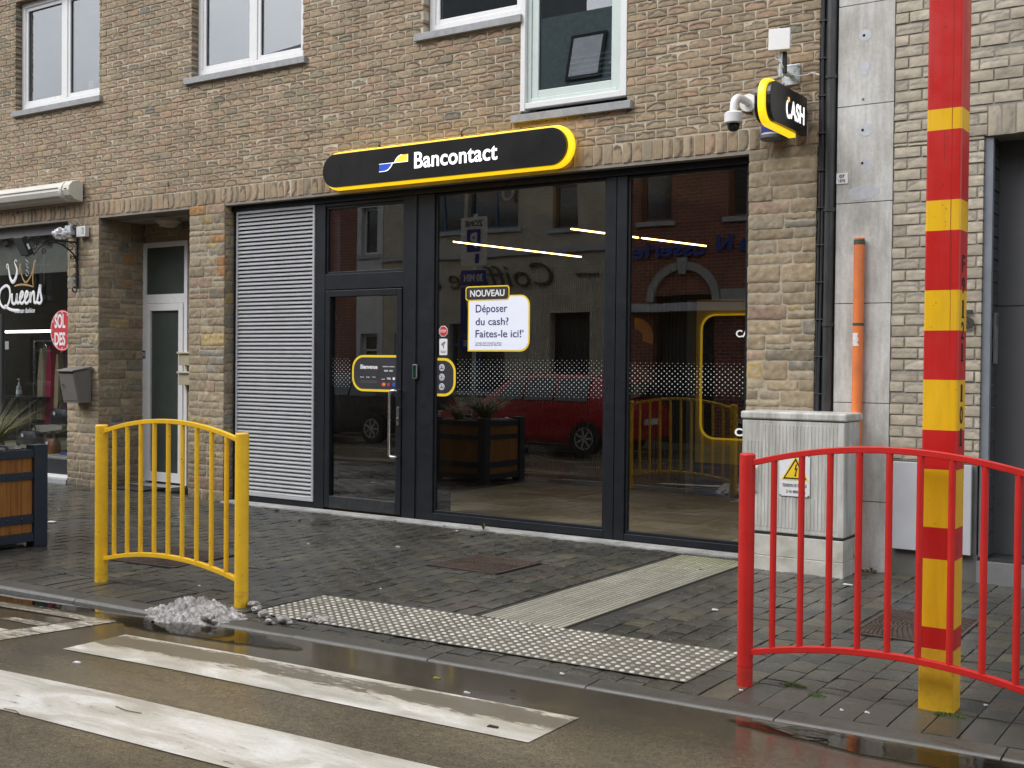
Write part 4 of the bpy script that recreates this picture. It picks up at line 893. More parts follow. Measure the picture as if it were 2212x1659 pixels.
mb = MB(); mb.prism([(-7.38,1.86),(-7.335,1.89),(-7.32,1.875),(-7.36,1.84)], GY-.004, GY-.0025); mb.box(-7.352,-7.342,GY-.004,GY-.0025,1.815,1.85); mb.box(-7.39,-7.31,GY-.004,GY-.0025,1.785,1.791); mb.box(-7.38,-7.32,GY-.004,GY-.0025,1.770,1.776)
part(mb, 'camera_drawing', mat('grey_print_b', (.25,.25,.28), .5), e)
e = empty('card_reader', (-7.67,FY,1.6), 'slim card reader with a green edge on the post right of the door', 'card reader')
mb = MB().prism(rrect(-7.708,-7.652,1.495,1.645,.012), FY-.034, FY-.0165); part(mb, 'casing', mat('reader_grey', (.30,.36,.33), .35, metal=.3), e, bevel=.003)
mb = MB().prism(rrect(-7.701,-7.660,1.503,1.637,.008), FY-.037, FY-.0345); part(mb, 'dark_front', mat('reader_green_black', (.006,.03,.016), .2), e)
# frosted dot bands
def dots(x0, x1, z0, z1, name_label, fadeL=False, avoid=()):
    mb = MB(); p = .055; r = 0; z = z1
    while z > z0:
        x = x0 + (p/2 if r % 2 else 0)
        while x < x1:
            edge = min((x-x0)/.3 if fadeL else 1, 1); t = (z1-z)/(z1-z0)
            rad = .0066*(1-.45*abs(2*t-1)**2)
            if not any(a[0] < x < a[1] and a[2] < z < a[3] for a in avoid):
                n = 6; mb.add([(x+rad*math.cos(2*PI*k/n), GY-.0006, z+rad*math.sin(2*PI*k/n)) for k in range(n)], [tuple(range(n))])
            x += p
        z -= p*.43; r += 1
    return mb
M_dot = mat('frosted_dot', (.50,.54,.54), .6)
mb = dots(-7.16, -5.43, 1.33, 1.70, '', False); simple('dot_band_sticker', mb, M_dot, 'band of pale frosted dots across the middle pane', 'sticker')
mb = dots(-5.15, -4.005, 1.38, 1.68, ''); simple('dot_band_sticker', mb, M_dot, 'band of pale frosted dots across the right pane', 'sticker')
mb = dots(-8.90, -8.63, 1.38, 1.70, ''); simple('dot_band_sticker', mb, M_dot, 'patch of pale frosted dots on the door left of the Bienvenue sticker', 'sticker')

# ---------------------------------------------------------------- drain pipe and cables at the party line
e = empty('drain_pipe', (-3.2,0,0), 'dark grey drain pipe running down between the two buildings', 'drain pipe')
M_pipe = mat('dark_zinc_pipe', (.055,.058,.06), .42, metal=.4, var=.2, vs=5, dirt=.4, dscale=3, dirtcol=(.09,.085,.07))
mb = MB(); mb.tube([(-3.205,-.012,-.02),(-3.205,-.012,7.4)], .040, 18); part(mb, 'pipe', M_pipe, e, smooth=True)
for z in (.9, 2.0, 2.95, 4.05, 5.2, 6.3): mb = MB(); mb.ring([(-3.205+.048*math.cos(R(a)),-.012+.048*math.sin(R(a))) for a in range(0,360,24)], [(-3.205+.041*math.cos(R(a)),-.012+.041*math.sin(R(a))) for a in range(0,360,24)], z, z+.03, 'z'); part(mb, 'clip', M_pipe, e)
e = empty('cable_bundle', (-3.27,0,0), 'bundle of black cables strapped beside the drain pipe', 'cables')
mb = MB()
for k, (dx, dy_, r) in enumerate([(-.018,.0,.012),(.004,-.012,.013),(.018,.006,.010),(-.006,.016,.009),(-.03,.012,.008)]):
    pts = [(-3.272+dx+.006*math.sin(z*2.1+k*2), -.005+dy_+.005*math.cos(z*1.7+k), z) for z in np.arange(.0,7.3,.2)]
    mb.tube(pts, r, 7)
part(mb, 'cables', mat('black_cable', (.02,.021,.024), .55, var=.3), e, smooth=True)
for z in np.arange(.5, 7, .31):
    mb = MB(); mb.box(-3.312,-3.238,-.034,.024,z,z+.012); part(mb, 'strap', M_bmatt, e, bevel=.004)

# ---------------------------------------------------------------- neighbouring building
nb = empty('neighbour_building', (-1.5,0,0), 'pale grey brick building with a concrete strip, at the right edge', 'building')
m, nt_, p_ = newmat('weathered_concrete')
n1 = noise_n(nt_, 2.2, 8, .65, stretch=(1.6,1,.9)); n2 = noise_n(nt_, 6, 6, .7, stretch=(3.5,1,.45)); n3 = noise_n(nt_, 30, 5)
c = ramp(nt_, n1.outputs[0], [(.30,(.37,.355,.33)),(.5,(.53,.52,.495)),(.68,(.64,.635,.62))]).outputs[0]
c = mixc(nt_, c, ramp(nt_, n2.outputs[0], [(.3,.78),(.7,1.12)]).outputs[0], 1, 'MULTIPLY'); c = mixc(nt_, c, ramp(nt_, n3.outputs[0], [(.3,.93),(.7,1.06)]).outputs[0], 1, 'MULTIPLY')
nt_.links.new(c, p_.inputs['Base Color']); p_.inputs['Roughness'].default_value = .8; bump(nt_, p_, n3.outputs[0], .25, .004); M_conc = m
jz = [-.05,.565,1.37,2.185,3.01,3.805,4.63,5.45,6.27,7.1]
mb = MB()
for a, b in zip(jz, jz[1:]): mb.box(-3.150, -2.692, -.004, .10, a+.003, b-.003)
part(mb, 'concrete_strip', M_conc, nb, bevel=.002)
mb = MB(); mb.box(-3.30, -2.70, .03, .2, -.05, 7.1); part(mb, 'joint_backing', mat('joint_dark', (.06,.06,.06), .9), nb)
mb = MB()
for z in (4.37,3.85,3.60,3.33): mb.lathe((-2.94,-.0055,z), [(.012,0),(.010,.003)], 8, 'y')
part(mb, 'plugged_holes', mat('filler_dark', (.17,.17,.17), .9), nb)
mb = MB()
for x, z, a, b in [(-2.93,4.37,.05,.05),(-2.93,4.10,.04,.06),(-2.92,3.60,.07,.05),(-2.91,3.31,.04,.06),(-2.93,3.09,.13,.06)]:
    pts = [(x+a*(1+.25*mnoise.noise(Vector((x*9,z*5,t))))*math.cos(t), z+b*(1+.3*mnoise.noise(Vector((t*1.3,z*3,x))))*math.sin(t)) for t in np.linspace(0,2*PI,18)[:-1]]
    mb.prism(pts, -.0055, -.0042)
part(mb, 'plaster_patch', mat('pale_filler', (.50,.52,.55), .85, var=.1, vs=20), nb)
gh = [(-2.0, 3.5, -.1, 3.455)]
mb = MB(); brickwork(mb, V3(0,0,0), X_, Z_, -Y_, -2.688, -2.0, .925, 3.46, [], .0895, .215, .014, GB, (.20,.18,.155), nu=11, nv=6, fold=.45, amp=.8)
brickwork(mb, V3(0,0,0), X_, Z_, -Y_, -2.688, 3.4, 3.70, 7.0, [], .0895, .215, .014, GB, (.20,.18,.155), nu=9, nv=5, fold=.45, amp=.8)
brickwork(mb, V3(0,0,0), X_, Z_, -Y_, -2.688, -1.98, 3.461, 3.70, [], .0895, .215, .014, GB, (.20,.18,.155), nu=11, nv=6, fold=.45, amp=.8)
soldiers(mb, V3(0,0,0), X_, Z_, -Y_, -1.978, 3.4, 3.461, 3.698, .103, .014, GB, (.22,.2,.17), fold=.5)
part(mb, 'wall', M_gbrick, nb, smooth='raw')
mb = MB(); mb.box(-2.689, -2.004, .010, .25, .9, 3.458); mb.box(-2.689, 3.4, .010, .3, 3.459, 7.0); part(mb, 'mortar_backing', M_mortar_g, nb)
M_plinth = mat('pale_panel', (.47,.48,.51), .5, var=.07, vs=3, dirt=.2, dirtcol=(.3,.3,.3))
mb = MB(); mb.box(-2.640, -2.04, -.050, -.012, .208, .908); part(mb, 'plinth_panel', M_plinth, nb, bevel=.004)
mb = MB(); mb.box(-2.69, -2.0, .004, .2, -.05, .206); mb.box(-2.688,-2.01,.0,.05,.2061,.92); part(mb, 'base_course', mat('dark_base', (.13,.125,.115), .8, dirt=.5), nb)
mb = MB(); mb.box(-2.0, -1.935, .03, .085, .19, 3.455); part(mb, 'opening_frame', mat('grey_frame', (.20,.22,.25), .4), nb, bevel=.003)
mb = MB(); 
for k in range(38):
    z = .19+k*.0895
    mb.box(-1.960-.006*(k % 2)-.1, -1.944-.006*(k % 2), .087, .335, z+.005, z+.084)
part(mb, 'passage_brick', mat('painted_dark_brick', (.05,.05,.054), .8, var=.12, bs=.4), nb)
mb = MB(); mb.box(-2.07, -1.962, .087, .34, .19, 3.6); part(mb, 'passage_mortar', M_mortar_g, nb)
M_gp = mat('grey_cladding', (.095,.098,.104), .5, var=.04)
mb = MB(); mb.box(-2.07, 3.4, .345, .39, .187, 2.155); mb.box(-2.07, 3.4, .345, .39, 2.163, 3.6); mb.box(-2.07, 3.4, .391, .41, .187, 3.6); part(mb, 'passage_panel', M_gp, nb)
mb = MB(); mb.box(-2.0, 3.4, .10, 1.1, 3.46, 3.5); part(mb, 'passage_ceiling', mat('passage_ceiling', (.10,.10,.10), .8), nb)
mb = MB(); mb.box(-2.0, 3.4, .03, 1.1, -.05, .185); part(mb, 'entrance_step', mat('dark_tile', (.035,.036,.038), .45, var=.3, vs=12), nb)
mb = MB(); mb.box(-2.0, 3.4, -.02, .029, -.05, .165); part(mb, 'step_face', mat('step_stone', (.17,.175,.18), .7, dirt=.4), nb)
e = empty('intercom', (-1.95,.3,1.9), 'slim grey intercom on the dark wall inside the right opening', 'intercom')
mb = MB(); mb.box(-1.9435,-1.925,.17,.27,1.70,2.10); part(mb, 'panel', mat('intercom_grey', (.22,.22,.23), .35), e, bevel=.003)
mb = MB()
for k in range(6): mb.box(-1.9248,-1.923,.19,.25,2.0+k*.014,2.006+k*.014)
part(mb, 'speaker_slots', M_bmatt, e)
e = empty('house_number', (-2.1,0,2.0), 'dark metal house number 5 on the pale grey brick', 'house number')
mb = MB(); put_text(mb, '5', -2.145,-2.045,1.965,2.115,-.018,.02,.012); part(mb, 'digit', mat('dark_metal_digit', (.09,.085,.08), .4, metal=.5), e)
e = empty('survey_plate', (-3.1,0,3.2), 'tiny white plate reading 07 on the concrete strip', 'plate')
mb = MB(); mb.box(-3.150,-3.055,-.011,-.0055,3.175,3.262); part(mb, 'plate', M_wtxt, e)
mb = MB(); put_text(mb, '07', -3.125,-3.08,3.222,3.25,-.0115,.02); put_text(mb, '1876', -3.13,-3.075,3.187,3.212,-.0115,.0); part(mb, 'digits', M_ktxt, e)
# orange conduit on the concrete strip
e = empty('orange_conduit', (-2.93,-.05,1.3), 'orange plastic conduit with a torn white sticker on the concrete strip', 'conduit')
mb = MB(); mb.tube([(-2.938,-.052,0),(-2.938,-.052,2.66)], .043, 20); part(mb, 'pipe', mat('orange_plastic', (.74,.20,.055), .45, var=.08, vs=8, dirt=.25, dscale=6, dirtcol=(.3,.12,.06)), e, smooth=True)
mb = MB(); mb.tube([(-2.938,-.052,2.661),(-2.938,-.052,2.70)], .0445, 20); mb.tube([(-2.938,-.052,2.0),(-2.938,-.052,2.022)], .0445, 20); part(mb, 'green_band', mat('dull_green_band', (.06,.075,.045), .7, var=.3, vs=30), e, smooth=True)
mb = MB(); mb.tube([(-2.938,-.052,2.7005),(-2.938,-.052,2.712)], .043, 20); part(mb, 'rim', mat('orange_rim', (.7,.2,.07), .5), e, smooth=True)
mb = MB(); pts = []
for i in range(9):
    z = 1.835+.105*i/8; a0 = -140+8*math.sin(i*2.3); a1 = -72+9*math.sin(i*1.7+1)-6*(i > 6)
    for a in np.linspace(a0, a1, 6): pts.append((-2.938+.0445*math.cos(R(a)), -.052+.0445*math.sin(R(a)), z))
mb.add(pts, [(i*6+j,i*6+j+1,(i+1)*6+j+1,(i+1)*6+j) for i in range(8) for j in range(5)]); part(mb, 'torn_sticker', mat('torn_paper', (.7,.69,.68), .7, var=.15, vs=40), e)

# ---------------------------------------------------------------- utility cabinet
e = empty('utility_cabinet', (-3.34,-.24,0), 'weathered pale grey electricity cabinet with a warning sign, in front of the pier', 'utility cabinet')
M_cab = mat('weathered_grp', (.56,.56,.53), .6, var=.1, vs=5, bs=.25, bscale=120, dirt=.95, dscale=4.5, dstretch=(3.2,2,.28), dirtcol=(.26,.25,.21))
M_cabd = mat('weathered_grp_base', (.55,.54,.49), .7, var=.12, vs=5, bs=.3, bscale=90, dirt=.8, dscale=3.5, dirtcol=(.24,.22,.15))
cx0, cx1, cy0, cy1 = -3.765, -2.905, -.45, -.035
mb = MB()
mb.box(cx0, cx1, cy0, cy1, .305, 1.222); part(mb, 'body', M_cab, e, bevel=.012, seg=3)
mb = MB(); n = 26; wv = (cx1-.055-cx0-.03)/n
for i in range(n):
    x = cx0+.03+i*wv; zt = 1.185 if i > 4 else 1.05
    if i*wv+cx0+.03 > -3.47 and x < -3.16: mb.box(x+wv*.2, x+wv*.8, cy0-.0035, cy0+.002, .955, zt); mb.box(x+wv*.2, x+wv*.8, cy0-.0035, cy0+.002, .35, .60)
    else: mb.box(x+wv*.2, x+wv*.8, cy0-.0035, cy0+.002, .35, zt)
part(mb, 'door_ribs', M_cab, e, bevel=.002)
mb = MB(); mb.box(cx0-.012, cx1+.012, cy0-.014, cy1+.01, 1.228, 1.292); part(mb, 'lid', M_cab, e, bevel=.016, seg=3)
mb = MB(); mb.box(cx0+.008, cx1-.008, cy0+.006, cy1-.005, .285, .3045); part(mb, 'shadow_gap', M_bmatt, e)
mb = MB(); mb.box(cx0+.01, cx1-.01, cy0+.008, cy1, 1.2225, 1.2275); part(mb, 'shadow_gap', M_bmatt, e)
mb = MB(); mb.box(cx0, cx1, cy0-.002, cy1, .115, .284); mb.box(cx0-.004, cx1+.003, cy0-.008, cy1, -.04, .112); part(mb, 'plinth', M_cabd, e, bevel=.004)
mb = MB(); mb.lathe((cx1+.0035,-.16,.16), [(.035,0),(.035,.004)], 20, 'x'); part(mb, 'plinth_plug', M_cab, e)
mb = MB(); mb.box(cx0+.10,cx0+.13,cy0-.030,cy0-.008,.64,.83); mb.box(cx0+.085,cx0+.145,cy0-.009,cy0-.0005,.625,.845); part(mb, 'handle', mat('pale_handle', (.6,.6,.58), .4), e, bevel=.006)
mb = MB(); mb.prism([(-.33,1.07),(-.12,1.085),(-.11,1.16),(-.20,1.175),(-.33,1.15)], cx1+.0005, cx1+.002, 'x'); part(mb, 'old_sticker', mat('faded_paper', (.5,.5,.5), .7, var=.15, vs=30), e)
sgn = empty('warning_sign', (-3.31,cy0,.8), 'white high voltage warning sign with a yellow triangle on the cabinet', 'sign')
ys = cy0-.009
mb = MB(); mb.box(-3.435,-3.180,ys-.002,ys,.615,.955); part(mb, 'plate', mat('sign_white', (.74,.75,.77), .4), sgn)
mb = MB(); mb.prism([(-3.298,.945),(-3.418,.745),(-3.190,.745)], ys-.0035, ys-.0022); part(mb, 'triangle_edge', M_yel, sgn)
mb = MB(); mb.prism([(-3.298,.925),(-3.402,.754),(-3.206,.754)], ys-.005, ys-.0037); part(mb, 'triangle_border', M_ktxt, sgn)
mb = MB(); mb.prism([(-3.298,.900),(-3.383,.765),(-3.225,.765)], ys-.0065, ys-.0052); part(mb, 'triangle', mat('warning_yellow', (.85,.60,.03), .4), sgn)
mb = MB(); mb.prism([(-3.296,.875),(-3.306,.828),(-3.294,.830),(-3.302,.790),(-3.309,.792),(-3.300,.772),(-3.288,.789),(-3.295,.789),(-3.280,.845),(-3.293,.842),(-3.286,.875)], ys-.008, ys-.0067)
put_text(mb, 'TENSION DE SERVICE', -3.408,-3.205,.690,.715,ys-.0023,.0); put_text(mb, '3 N 400 Volt', -3.375,-3.215,.640,.665,ys-.0023,.01)
for i in range(4): mb.box(-3.425,-3.385+.01*(i%2),ys-.003,ys-.0022,.938-i*.009,.941-i*.009)
for x, z in ((-3.427,.62),(-3.19,.622),(-3.19,.945)): mb.prism([(x+.006*math.cos(R(a)),z+.006*math.sin(R(a))) for a in range(0,360,45)], ys-.004, ys-.0022)
part(mb, 'print', M_ktxt, sgn)
# ---------------------------------------------------------------- ground
kl = lambda x: -4.17 + .0475*x                    # outer edge of the kerb
def rz(x): return -.050 + .036*max(0, min(1, (x+7.6)/2.6))
S = lambda o: tag(o, kind='structure')
mb = MB(); mb.box(-400, 400, -400, 400, -.30, -.16); S(mb.build('ground', mat('far_ground', (.06,.065,.05), .9)))
# paving
PV = [((.070,.066,.054), 5), ((.080,.074,.057), 3), ((.057,.057,.052), 4), ((.098,.088,.062), 1.0), ((.072,.069,.058), 4), ((.078,.064,.052), .8), ((.063,.062,.053), 3)]
M_pav = masonry_mat('wet_concrete_paver', .46, .30, 90, grain=.25, wet=.30)
manholes = [(-5.51,-1.65,.68,.66,-.06), (-7.82,-2.97,.78,.76,.22), (-1.96,-1.86,.60,.88,.02)]
TX0, TX1 = -5.68, -2.60
tt = lambda x: -3.18 + .072*(x+2.6)               # upper edge of the dotted tiles
tb_ = lambda x: kl(x)+.345
mb = MB(); px = .155
def paver(x0, x1, y0, y1, nu=4, nv=5):
    j = .004; w_, h_ = x1-x0-2*j, y1-y0-2*j
    if w_ < .02 or h_ < .02: return
    rel = edge_roll(nv, nu, w_, h_, .006, .003) + (np.linspace(-1,1,nu)[None,:]*rng.normal()*.0009 + np.linspace(-1,1,nv)[:,None]*rng.normal()*.0009) + rng.normal()*.0012
    c = pick(PV); 
    block(mb, V3(0,0,0), X_, Y_, Z_, x0+j, x1-j, y0+j, y1-j, rel, c, .02)
x = -24.0; k = 0
while x < 5.2:
    xc = x+px/2; lo = kl(xc)+.175+(.395 if not (TX0-.1 < xc < TX1+.05) else .0); segs = [(lo, -.090 if -10.5 < xc < -3.95 else .0)]
    cuts = []
    if TX0 < xc < TX1: cuts.append((tb_(xc)-.0, tt(xc)))
    if -4.40 < xc < -3.77: cuts.append((tb_(xc), -.22))
    for (mx, my, mw, mh, ma) in manholes:
        if abs(xc-mx) < mw/2+.02: cuts.append((my-mh/2-.01, my+mh/2+.01))
    if -3.78 < xc < -2.9: cuts.append((-.46, .05))
    for c0, c1 in cuts:
        nx = []
        for a, b in segs:
            if c1 <= a or c0 >= b: nx.append((a,b)); continue
            if c0 > a: nx.append((a, c0))
            if c1 < b: nx.append((c1, b))
        segs = nx
    off = (.1125 if k % 2 else 0) + rng.normal()*.004
    for a, b in segs:
        i = math.floor((a-off)/.225)
        while i*.225+off < b:
            y0_, y1_ = max(a, i*.225+off), min(b, (i+1)*.225+off); i += 1
            if y1_-y0_ > .03: paver(x, x+px, y0_, y1_)
    if not (TX0-.1 < xc < TX1+.05): paver(x, x+px, kl(xc)+.172, kl(xc)+.568, 4, 8)
    x += px; k += 1
pav = S(mb.build('pavement', M_pav, smooth='raw'))
mb = MB(); mb.add([(-60,kl(-60)+.08,-.011),(40,kl(40)+.08,-.011),(40,.2,-.011),(-60,.2,-.011)], [(0,1,2,3)]); o = S(mb.build('pavement_bed', mat('joint_sand', (.035,.032,.026), .8, var=.3, vs=20)))
mb = MB()
for (a, b) in ((-60,-24),(5.2,40)): mb.add([(a,kl(a)+.17,.0),(b,kl(b)+.17,.0),(b,.0,.0),(a,.0,.0)], [(0,1,2,3)])
S(mb.build('pavement', mat('far_paving', (.06,.058,.052), .5, var=.25, vs=8)))
# kerb
mb = MB(); x = -60.0
while x < 40:
    L_ = 1.0; g = .004; y0, y1 = kl(x), kl(x+L_); dz = rng.normal()*.0015
    pr = [(0,-.14),(0,-.022),(.012,-.008),(.165,-.001),(.165,-.14)]
    v = [(x+g, y0+a, z+dz) for a, z in pr]+[(x+L_-g, y1+a, z+dz) for a, z in pr]
    mb.add(v, [(0,1,2,3,4),(9,8,7,6,5)]+[(i,i+5,(i+1)%5+5,(i+1)%5) for i in range(5)]); x += L_
m, nt_, p_ = newmat('kerb_stone')
n1 = noise_n(nt_, 3, 6); n2 = noise_n(nt_, 22, 6, .7); tc_ = nnode(nt_, 'ShaderNodeTexCoord'); sx_ = nnode(nt_, 'ShaderNodeSeparateXYZ'); nt_.links.new(tc_.outputs['Object'], sx_.inputs[0])
md = nnode(nt_, 'ShaderNodeMath', operation='MULTIPLY_ADD'); md.inputs[1].default_value = -.0475; nt_.links.new(sx_.outputs[0], md.inputs[0]); nt_.links.new(sx_.outputs[1], md.inputs[2])   # y-.0475x
ad = nnode(nt_, 'ShaderNodeMath', operation='ADD'); ad.inputs[1].default_value = 4.17; nt_.links.new(md.outputs[0], ad.inputs[0])
wn = nnode(nt_, 'ShaderNodeMath', operation='MULTIPLY_ADD'); wn.inputs[1].default_value = .03; nt_.links.new(n2.outputs[0], wn.inputs[0]); nt_.links.new(ad.outputs[0], wn.inputs[2])
edge = ramp(nt_, wn.outputs[0], [(.032, 1.0), (.055, 0.0)])
base = ramp(nt_, n1.outputs[0], [(.3,(.060,.056,.047)),(.7,(.090,.083,.068))]).outputs[0]
c = mixc(nt_, base, (.19,.19,.183), edge.outputs[0]); c = mixc(nt_, c, ramp(nt_, n2.outputs[0], [(.3,.75),(.7,1.15)]).outputs[0], 1, 'MULTIPLY')
nt_.links.new(c, p_.inputs['Base Color']); p_.inputs['Specular IOR Level'].default_value = .35; nt_.links.new(ramp(nt_, n1.outputs[0], [(.35,.48),(.65,.75)]).outputs[0], p_.inputs['Roughness']); bump(nt_, p_, n2.outputs[0], .5, .005)
S(mb.build('kerb', m))
# road
def sheet(name, x0, x1, f0, f1, n, dz, m, wear=None):
    mb = MB(); v = []; cc = []; nv = 7
    for i in range(n+1):
        x = x0+(x1-x0)*i/n
        for j in range(nv):
            t = j/(nv-1); v.append((x, f0(x)+(f1(x)-f0(x))*t, rz(x)+dz)); q = (wear(t, i/n) if wear else 0); cc.append((q,q,q))
    mb.add(v, [(i*nv+j,(i+1)*nv+j,(i+1)*nv+j+1,i*nv+j+1) for i in range(n) for j in range(nv-1)], cc)
    return mb.build(name, m)
m, nt_, p_ = newmat('wet_brown_asphalt')
n1 = noise_n(nt_, .55, 6, .6); n2 = noise_n(nt_, 110, 6, .75); n3 = noise_n(nt_, 2.2, 6, .65, stretch=(.35,1.6,1)); n4 = noise_n(nt_, .8, 5, .6, stretch=(.5,1.4,1))
c = ramp(nt_, n1.outputs[0], [(.36,(.095,.081,.060)),(.52,(.148,.122,.080)),(.68,(.188,.150,.094))]).outputs[0]
c = mixc(nt_, c, ramp(nt_, n3.outputs[0], [(.3,.68),(.68,1.14)]).outputs[0], 1, 'MULTIPLY')
c = mixc(nt_, c, ramp(nt_, n2.outputs[0], [(.40,.60),(.60,1.36)]).outputs[0], 1, 'MULTIPLY')
n5 = noise_n(nt_, 38, 5, .8); c = mixc(nt_, c, ramp(nt_, n5.outputs[0], [(.38,.78),(.62,1.2)]).outputs[0], 1, 'MULTIPLY')
# dark gutter strip along the kerb where silt and water lie
tc_ = nnode(nt_, 'ShaderNodeTexCoord'); sx_ = nnode(nt_, 'ShaderNodeSeparateXYZ'); nt_.links.new(tc_.outputs['Object'], sx_.inputs[0])
md = nnode(nt_, 'ShaderNodeMath', operation='MULTIPLY_ADD'); md.inputs[1].default_value = -.0475; nt_.links.new(sx_.outputs[0], md.inputs[0]); nt_.links.new(sx_.outputs[1], md.inputs[2])
wn = nnode(nt_, 'ShaderNodeMath', operation='MULTIPLY_ADD'); wn.inputs[1].default_value = .55; nt_.links.new(n3.outputs[0], wn.inputs[0]); nt_.links.new(md.outputs[0], wn.inputs[2])
mr = nnode(nt_, 'ShaderNodeMapRange'); mr.inputs['From Min'].default_value = -4.75; mr.inputs['From Max'].default_value = -4.15; nt_.links.new(wn.outputs[0], mr.inputs[0])
gut = mr.outputs[0]
c = mixc(nt_, c, (.040,.034,.027), ramp(nt_, gut, [(.0,0.0),(.6,.62)]).outputs[0])
nt_.links.new(c, p_.inputs['Base Color'])
rw = ramp(nt_, n4.outputs[0], [(.38,.13),(.55,.27),(.7,.42)]); r_ = mixc(nt_, rw.outputs[0], (.10,.10,.10), gut); nt_.links.new(r_, p_.inputs['Roughness'])
bw = nnode(nt_, 'ShaderNodeMath', operation='SUBTRACT'); bw.inputs[0].default_value = 1.0; nt_.links.new(gut, bw.inputs[1])
hm = nnode(nt_, 'ShaderNodeMath', operation='MULTIPLY'); nt_.links.new(n2.outputs[0], hm.inputs[0]); nt_.links.new(bw.outputs[0], hm.inputs[1]); bump(nt_, p_, hm.outputs[0], .35, .004)
M_road = m
S(sheet('road', -60, 40, lambda x: -10.75, lambda x: kl(x)+.01, 400, 0, M_road))
# painted markings
m, nt_, p_ = newmat('worn_road_paint')
a = nnode(nt_, 'ShaderNodeVertexColor', layer_name='Col'); n1 = noise_n(nt_, 7, 9, .8, stretch=(.35,2.2,1), dist=.6); n2 = noise_n(nt_, 70, 6, .7); n3 = noise_n(nt_, 2.6, 7, .6, stretch=(.6,1.6,1), dist=1)
w1_ = nnode(nt_, 'ShaderNodeMath', operation='MULTIPLY_ADD'); w1_.inputs[1].default_value = .50; nt_.links.new(a.outputs[0], w1_.inputs[0]); nt_.links.new(n1.outputs[0], w1_.inputs[2])
sp_ = nnode(nt_, 'ShaderNodeMath', operation='MULTIPLY_ADD'); sp_.inputs[1].default_value = .60; n9 = noise_n(nt_, 26, 6, .8, stretch=(.5,1.5,1)); nt_.links.new(n9.outputs[0], sp_.inputs[0]); nt_.links.new(w1_.outputs[0], sp_.inputs[2])
fac = ramp(nt_, sp_.outputs[0], [(.90, 0.0), (1.00, .30), (1.30, .82)]).outputs[0]
white = ramp(nt_, n3.outputs[0], [(.36,(.46,.43,.365)),(.5,(.62,.59,.52)),(.64,(.82,.80,.75))]).outputs[0]
white = mixc(nt_, white, (.66,.56,.38), mixc(nt_, (0,0,0), a.outputs[0], .6)); white = mixc(nt_, white, (.46,.35,.18), mixc(nt_, (0,0,0), ramp(nt_, n1.outputs[0], [(.38,0.0),(.6,.6)]).outputs[0], a.outputs[0]))
c = mixc(nt_, white, (.085,.072,.052), fac); c = mixc(nt_, c, ramp(nt_, n2.outputs[0], [(.3,.86),(.7,1.06)]).outputs[0], 1, 'MULTIPLY')
nt_.links.new(c, p_.inputs['Base Color']); p_.inputs['Roughness'].default_value = .34; bump(nt_, p_, n2.outputs[0], .2, .003)
M_paint = m
S(sheet('zebra_stripe', -5.90, -2.765, lambda x: -5.36+.049*(x+5.93), lambda x: -4.915+.049*(x+5.83), 40, .004, M_paint, lambda t, s: math.exp(-((t-.70)/.24)**2)*(.8+.2*math.sin(s*9))))
for k, (a, b) in enumerate([(-6.31, -5.845), (-7.30, -6.84), (-8.3, -7.84), (-9.3, -8.84)]):
    S(sheet('zebra_stripe', -5.96, -2.78, lambda x, a=a: a+.053*(x+5.9), lambda x, b=b: b+.053*(x+5.9), 30, .004, M_paint, lambda t, s: .08))
def quad(name, pts, z=.004, w_=.3):
    mb = MB(); mb.add([(x,y,rz(x)+z) for x,y in pts], [tuple(range(len(pts)))], [(w_,)*3]*len(pts)); return S(mb.build(name, M_paint))
quad('parking_line', [(-9.0,-4.99),(-9.0,-4.88),(-6.256,-4.70),(-6.46,-4.80)], .004, .5)
quad('parking_line', [(-6.262,-4.708),(-6.48,-5.80),(-6.78,-5.80),(-6.465,-4.801)], .0041, .35)
quad('parking_line', [(-6.545,-4.972),(-6.93,-4.995),(-6.99,-5.075),(-6.57,-5.065)], .004, .5)
quad('parking_line', [(-6.62,-5.235),(-7.6,-5.30),(-7.6,-5.42),(-6.66,-5.44)], .004, .2)
# puddles
m = bpy.data.materials.new('standing_water'); m.use_nodes = True; nt_ = m.node_tree; nt_.nodes.clear(); o_ = nt_.nodes.new('ShaderNodeOutputMaterial')
t_ = nnode(nt_, 'ShaderNodeBsdfTransparent'); t_.inputs[0].default_value = (.62,.58,.50,1); g_ = nnode(nt_, 'ShaderNodeBsdfGlossy'); g_.inputs['Roughness'].default_value = .015
f_n = nnode(nt_, 'ShaderNodeFresnel'); f_n.inputs['IOR'].default_value = 1.45; mx_ = nnode(nt_, 'ShaderNodeMixShader'); nn_ = noise_n(nt_, 16, 2); bb = nnode(nt_, 'ShaderNodeBump'); bb.inputs['Strength'].default_value = .25; bb.inputs['Distance'].default_value = .0015
nt_.links.new(nn_.outputs[0], bb.inputs['Height']); nt_.links.new(bb.outputs[0], g_.inputs['Normal']); nt_.links.new(f_n.outputs[0], mx_.inputs[0]); nt_.links.new(t_.outputs[0], mx_.inputs[1]); nt_.links.new(g_.outputs[0], mx_.inputs[2]); nt_.links.new(mx_.outputs[0], o_.inputs[0]); M_water = m
def puddle(cx, n0, lx, wy, seed, z=.0075):
    pts = []
    for i in range(70):
        q = 2*PI*i/70; r = 1+.35*mnoise.noise(Vector((math.cos(q)*1.5, math.sin(q)*1.5, seed)))+.14*mnoise.noise(Vector((math.cos(q)*6, math.sin(q)*6, seed+3)))
        x = cx+lx*r*math.cos(q); y = kl(x)+min(n0+wy*r*math.sin(q), -.012); pts.append((x,y))
    mb = MB(); mb.add([(x,y,rz(x)+z) for x,y in pts], [tuple(range(70))]); S(mb.build('puddle', M_water))
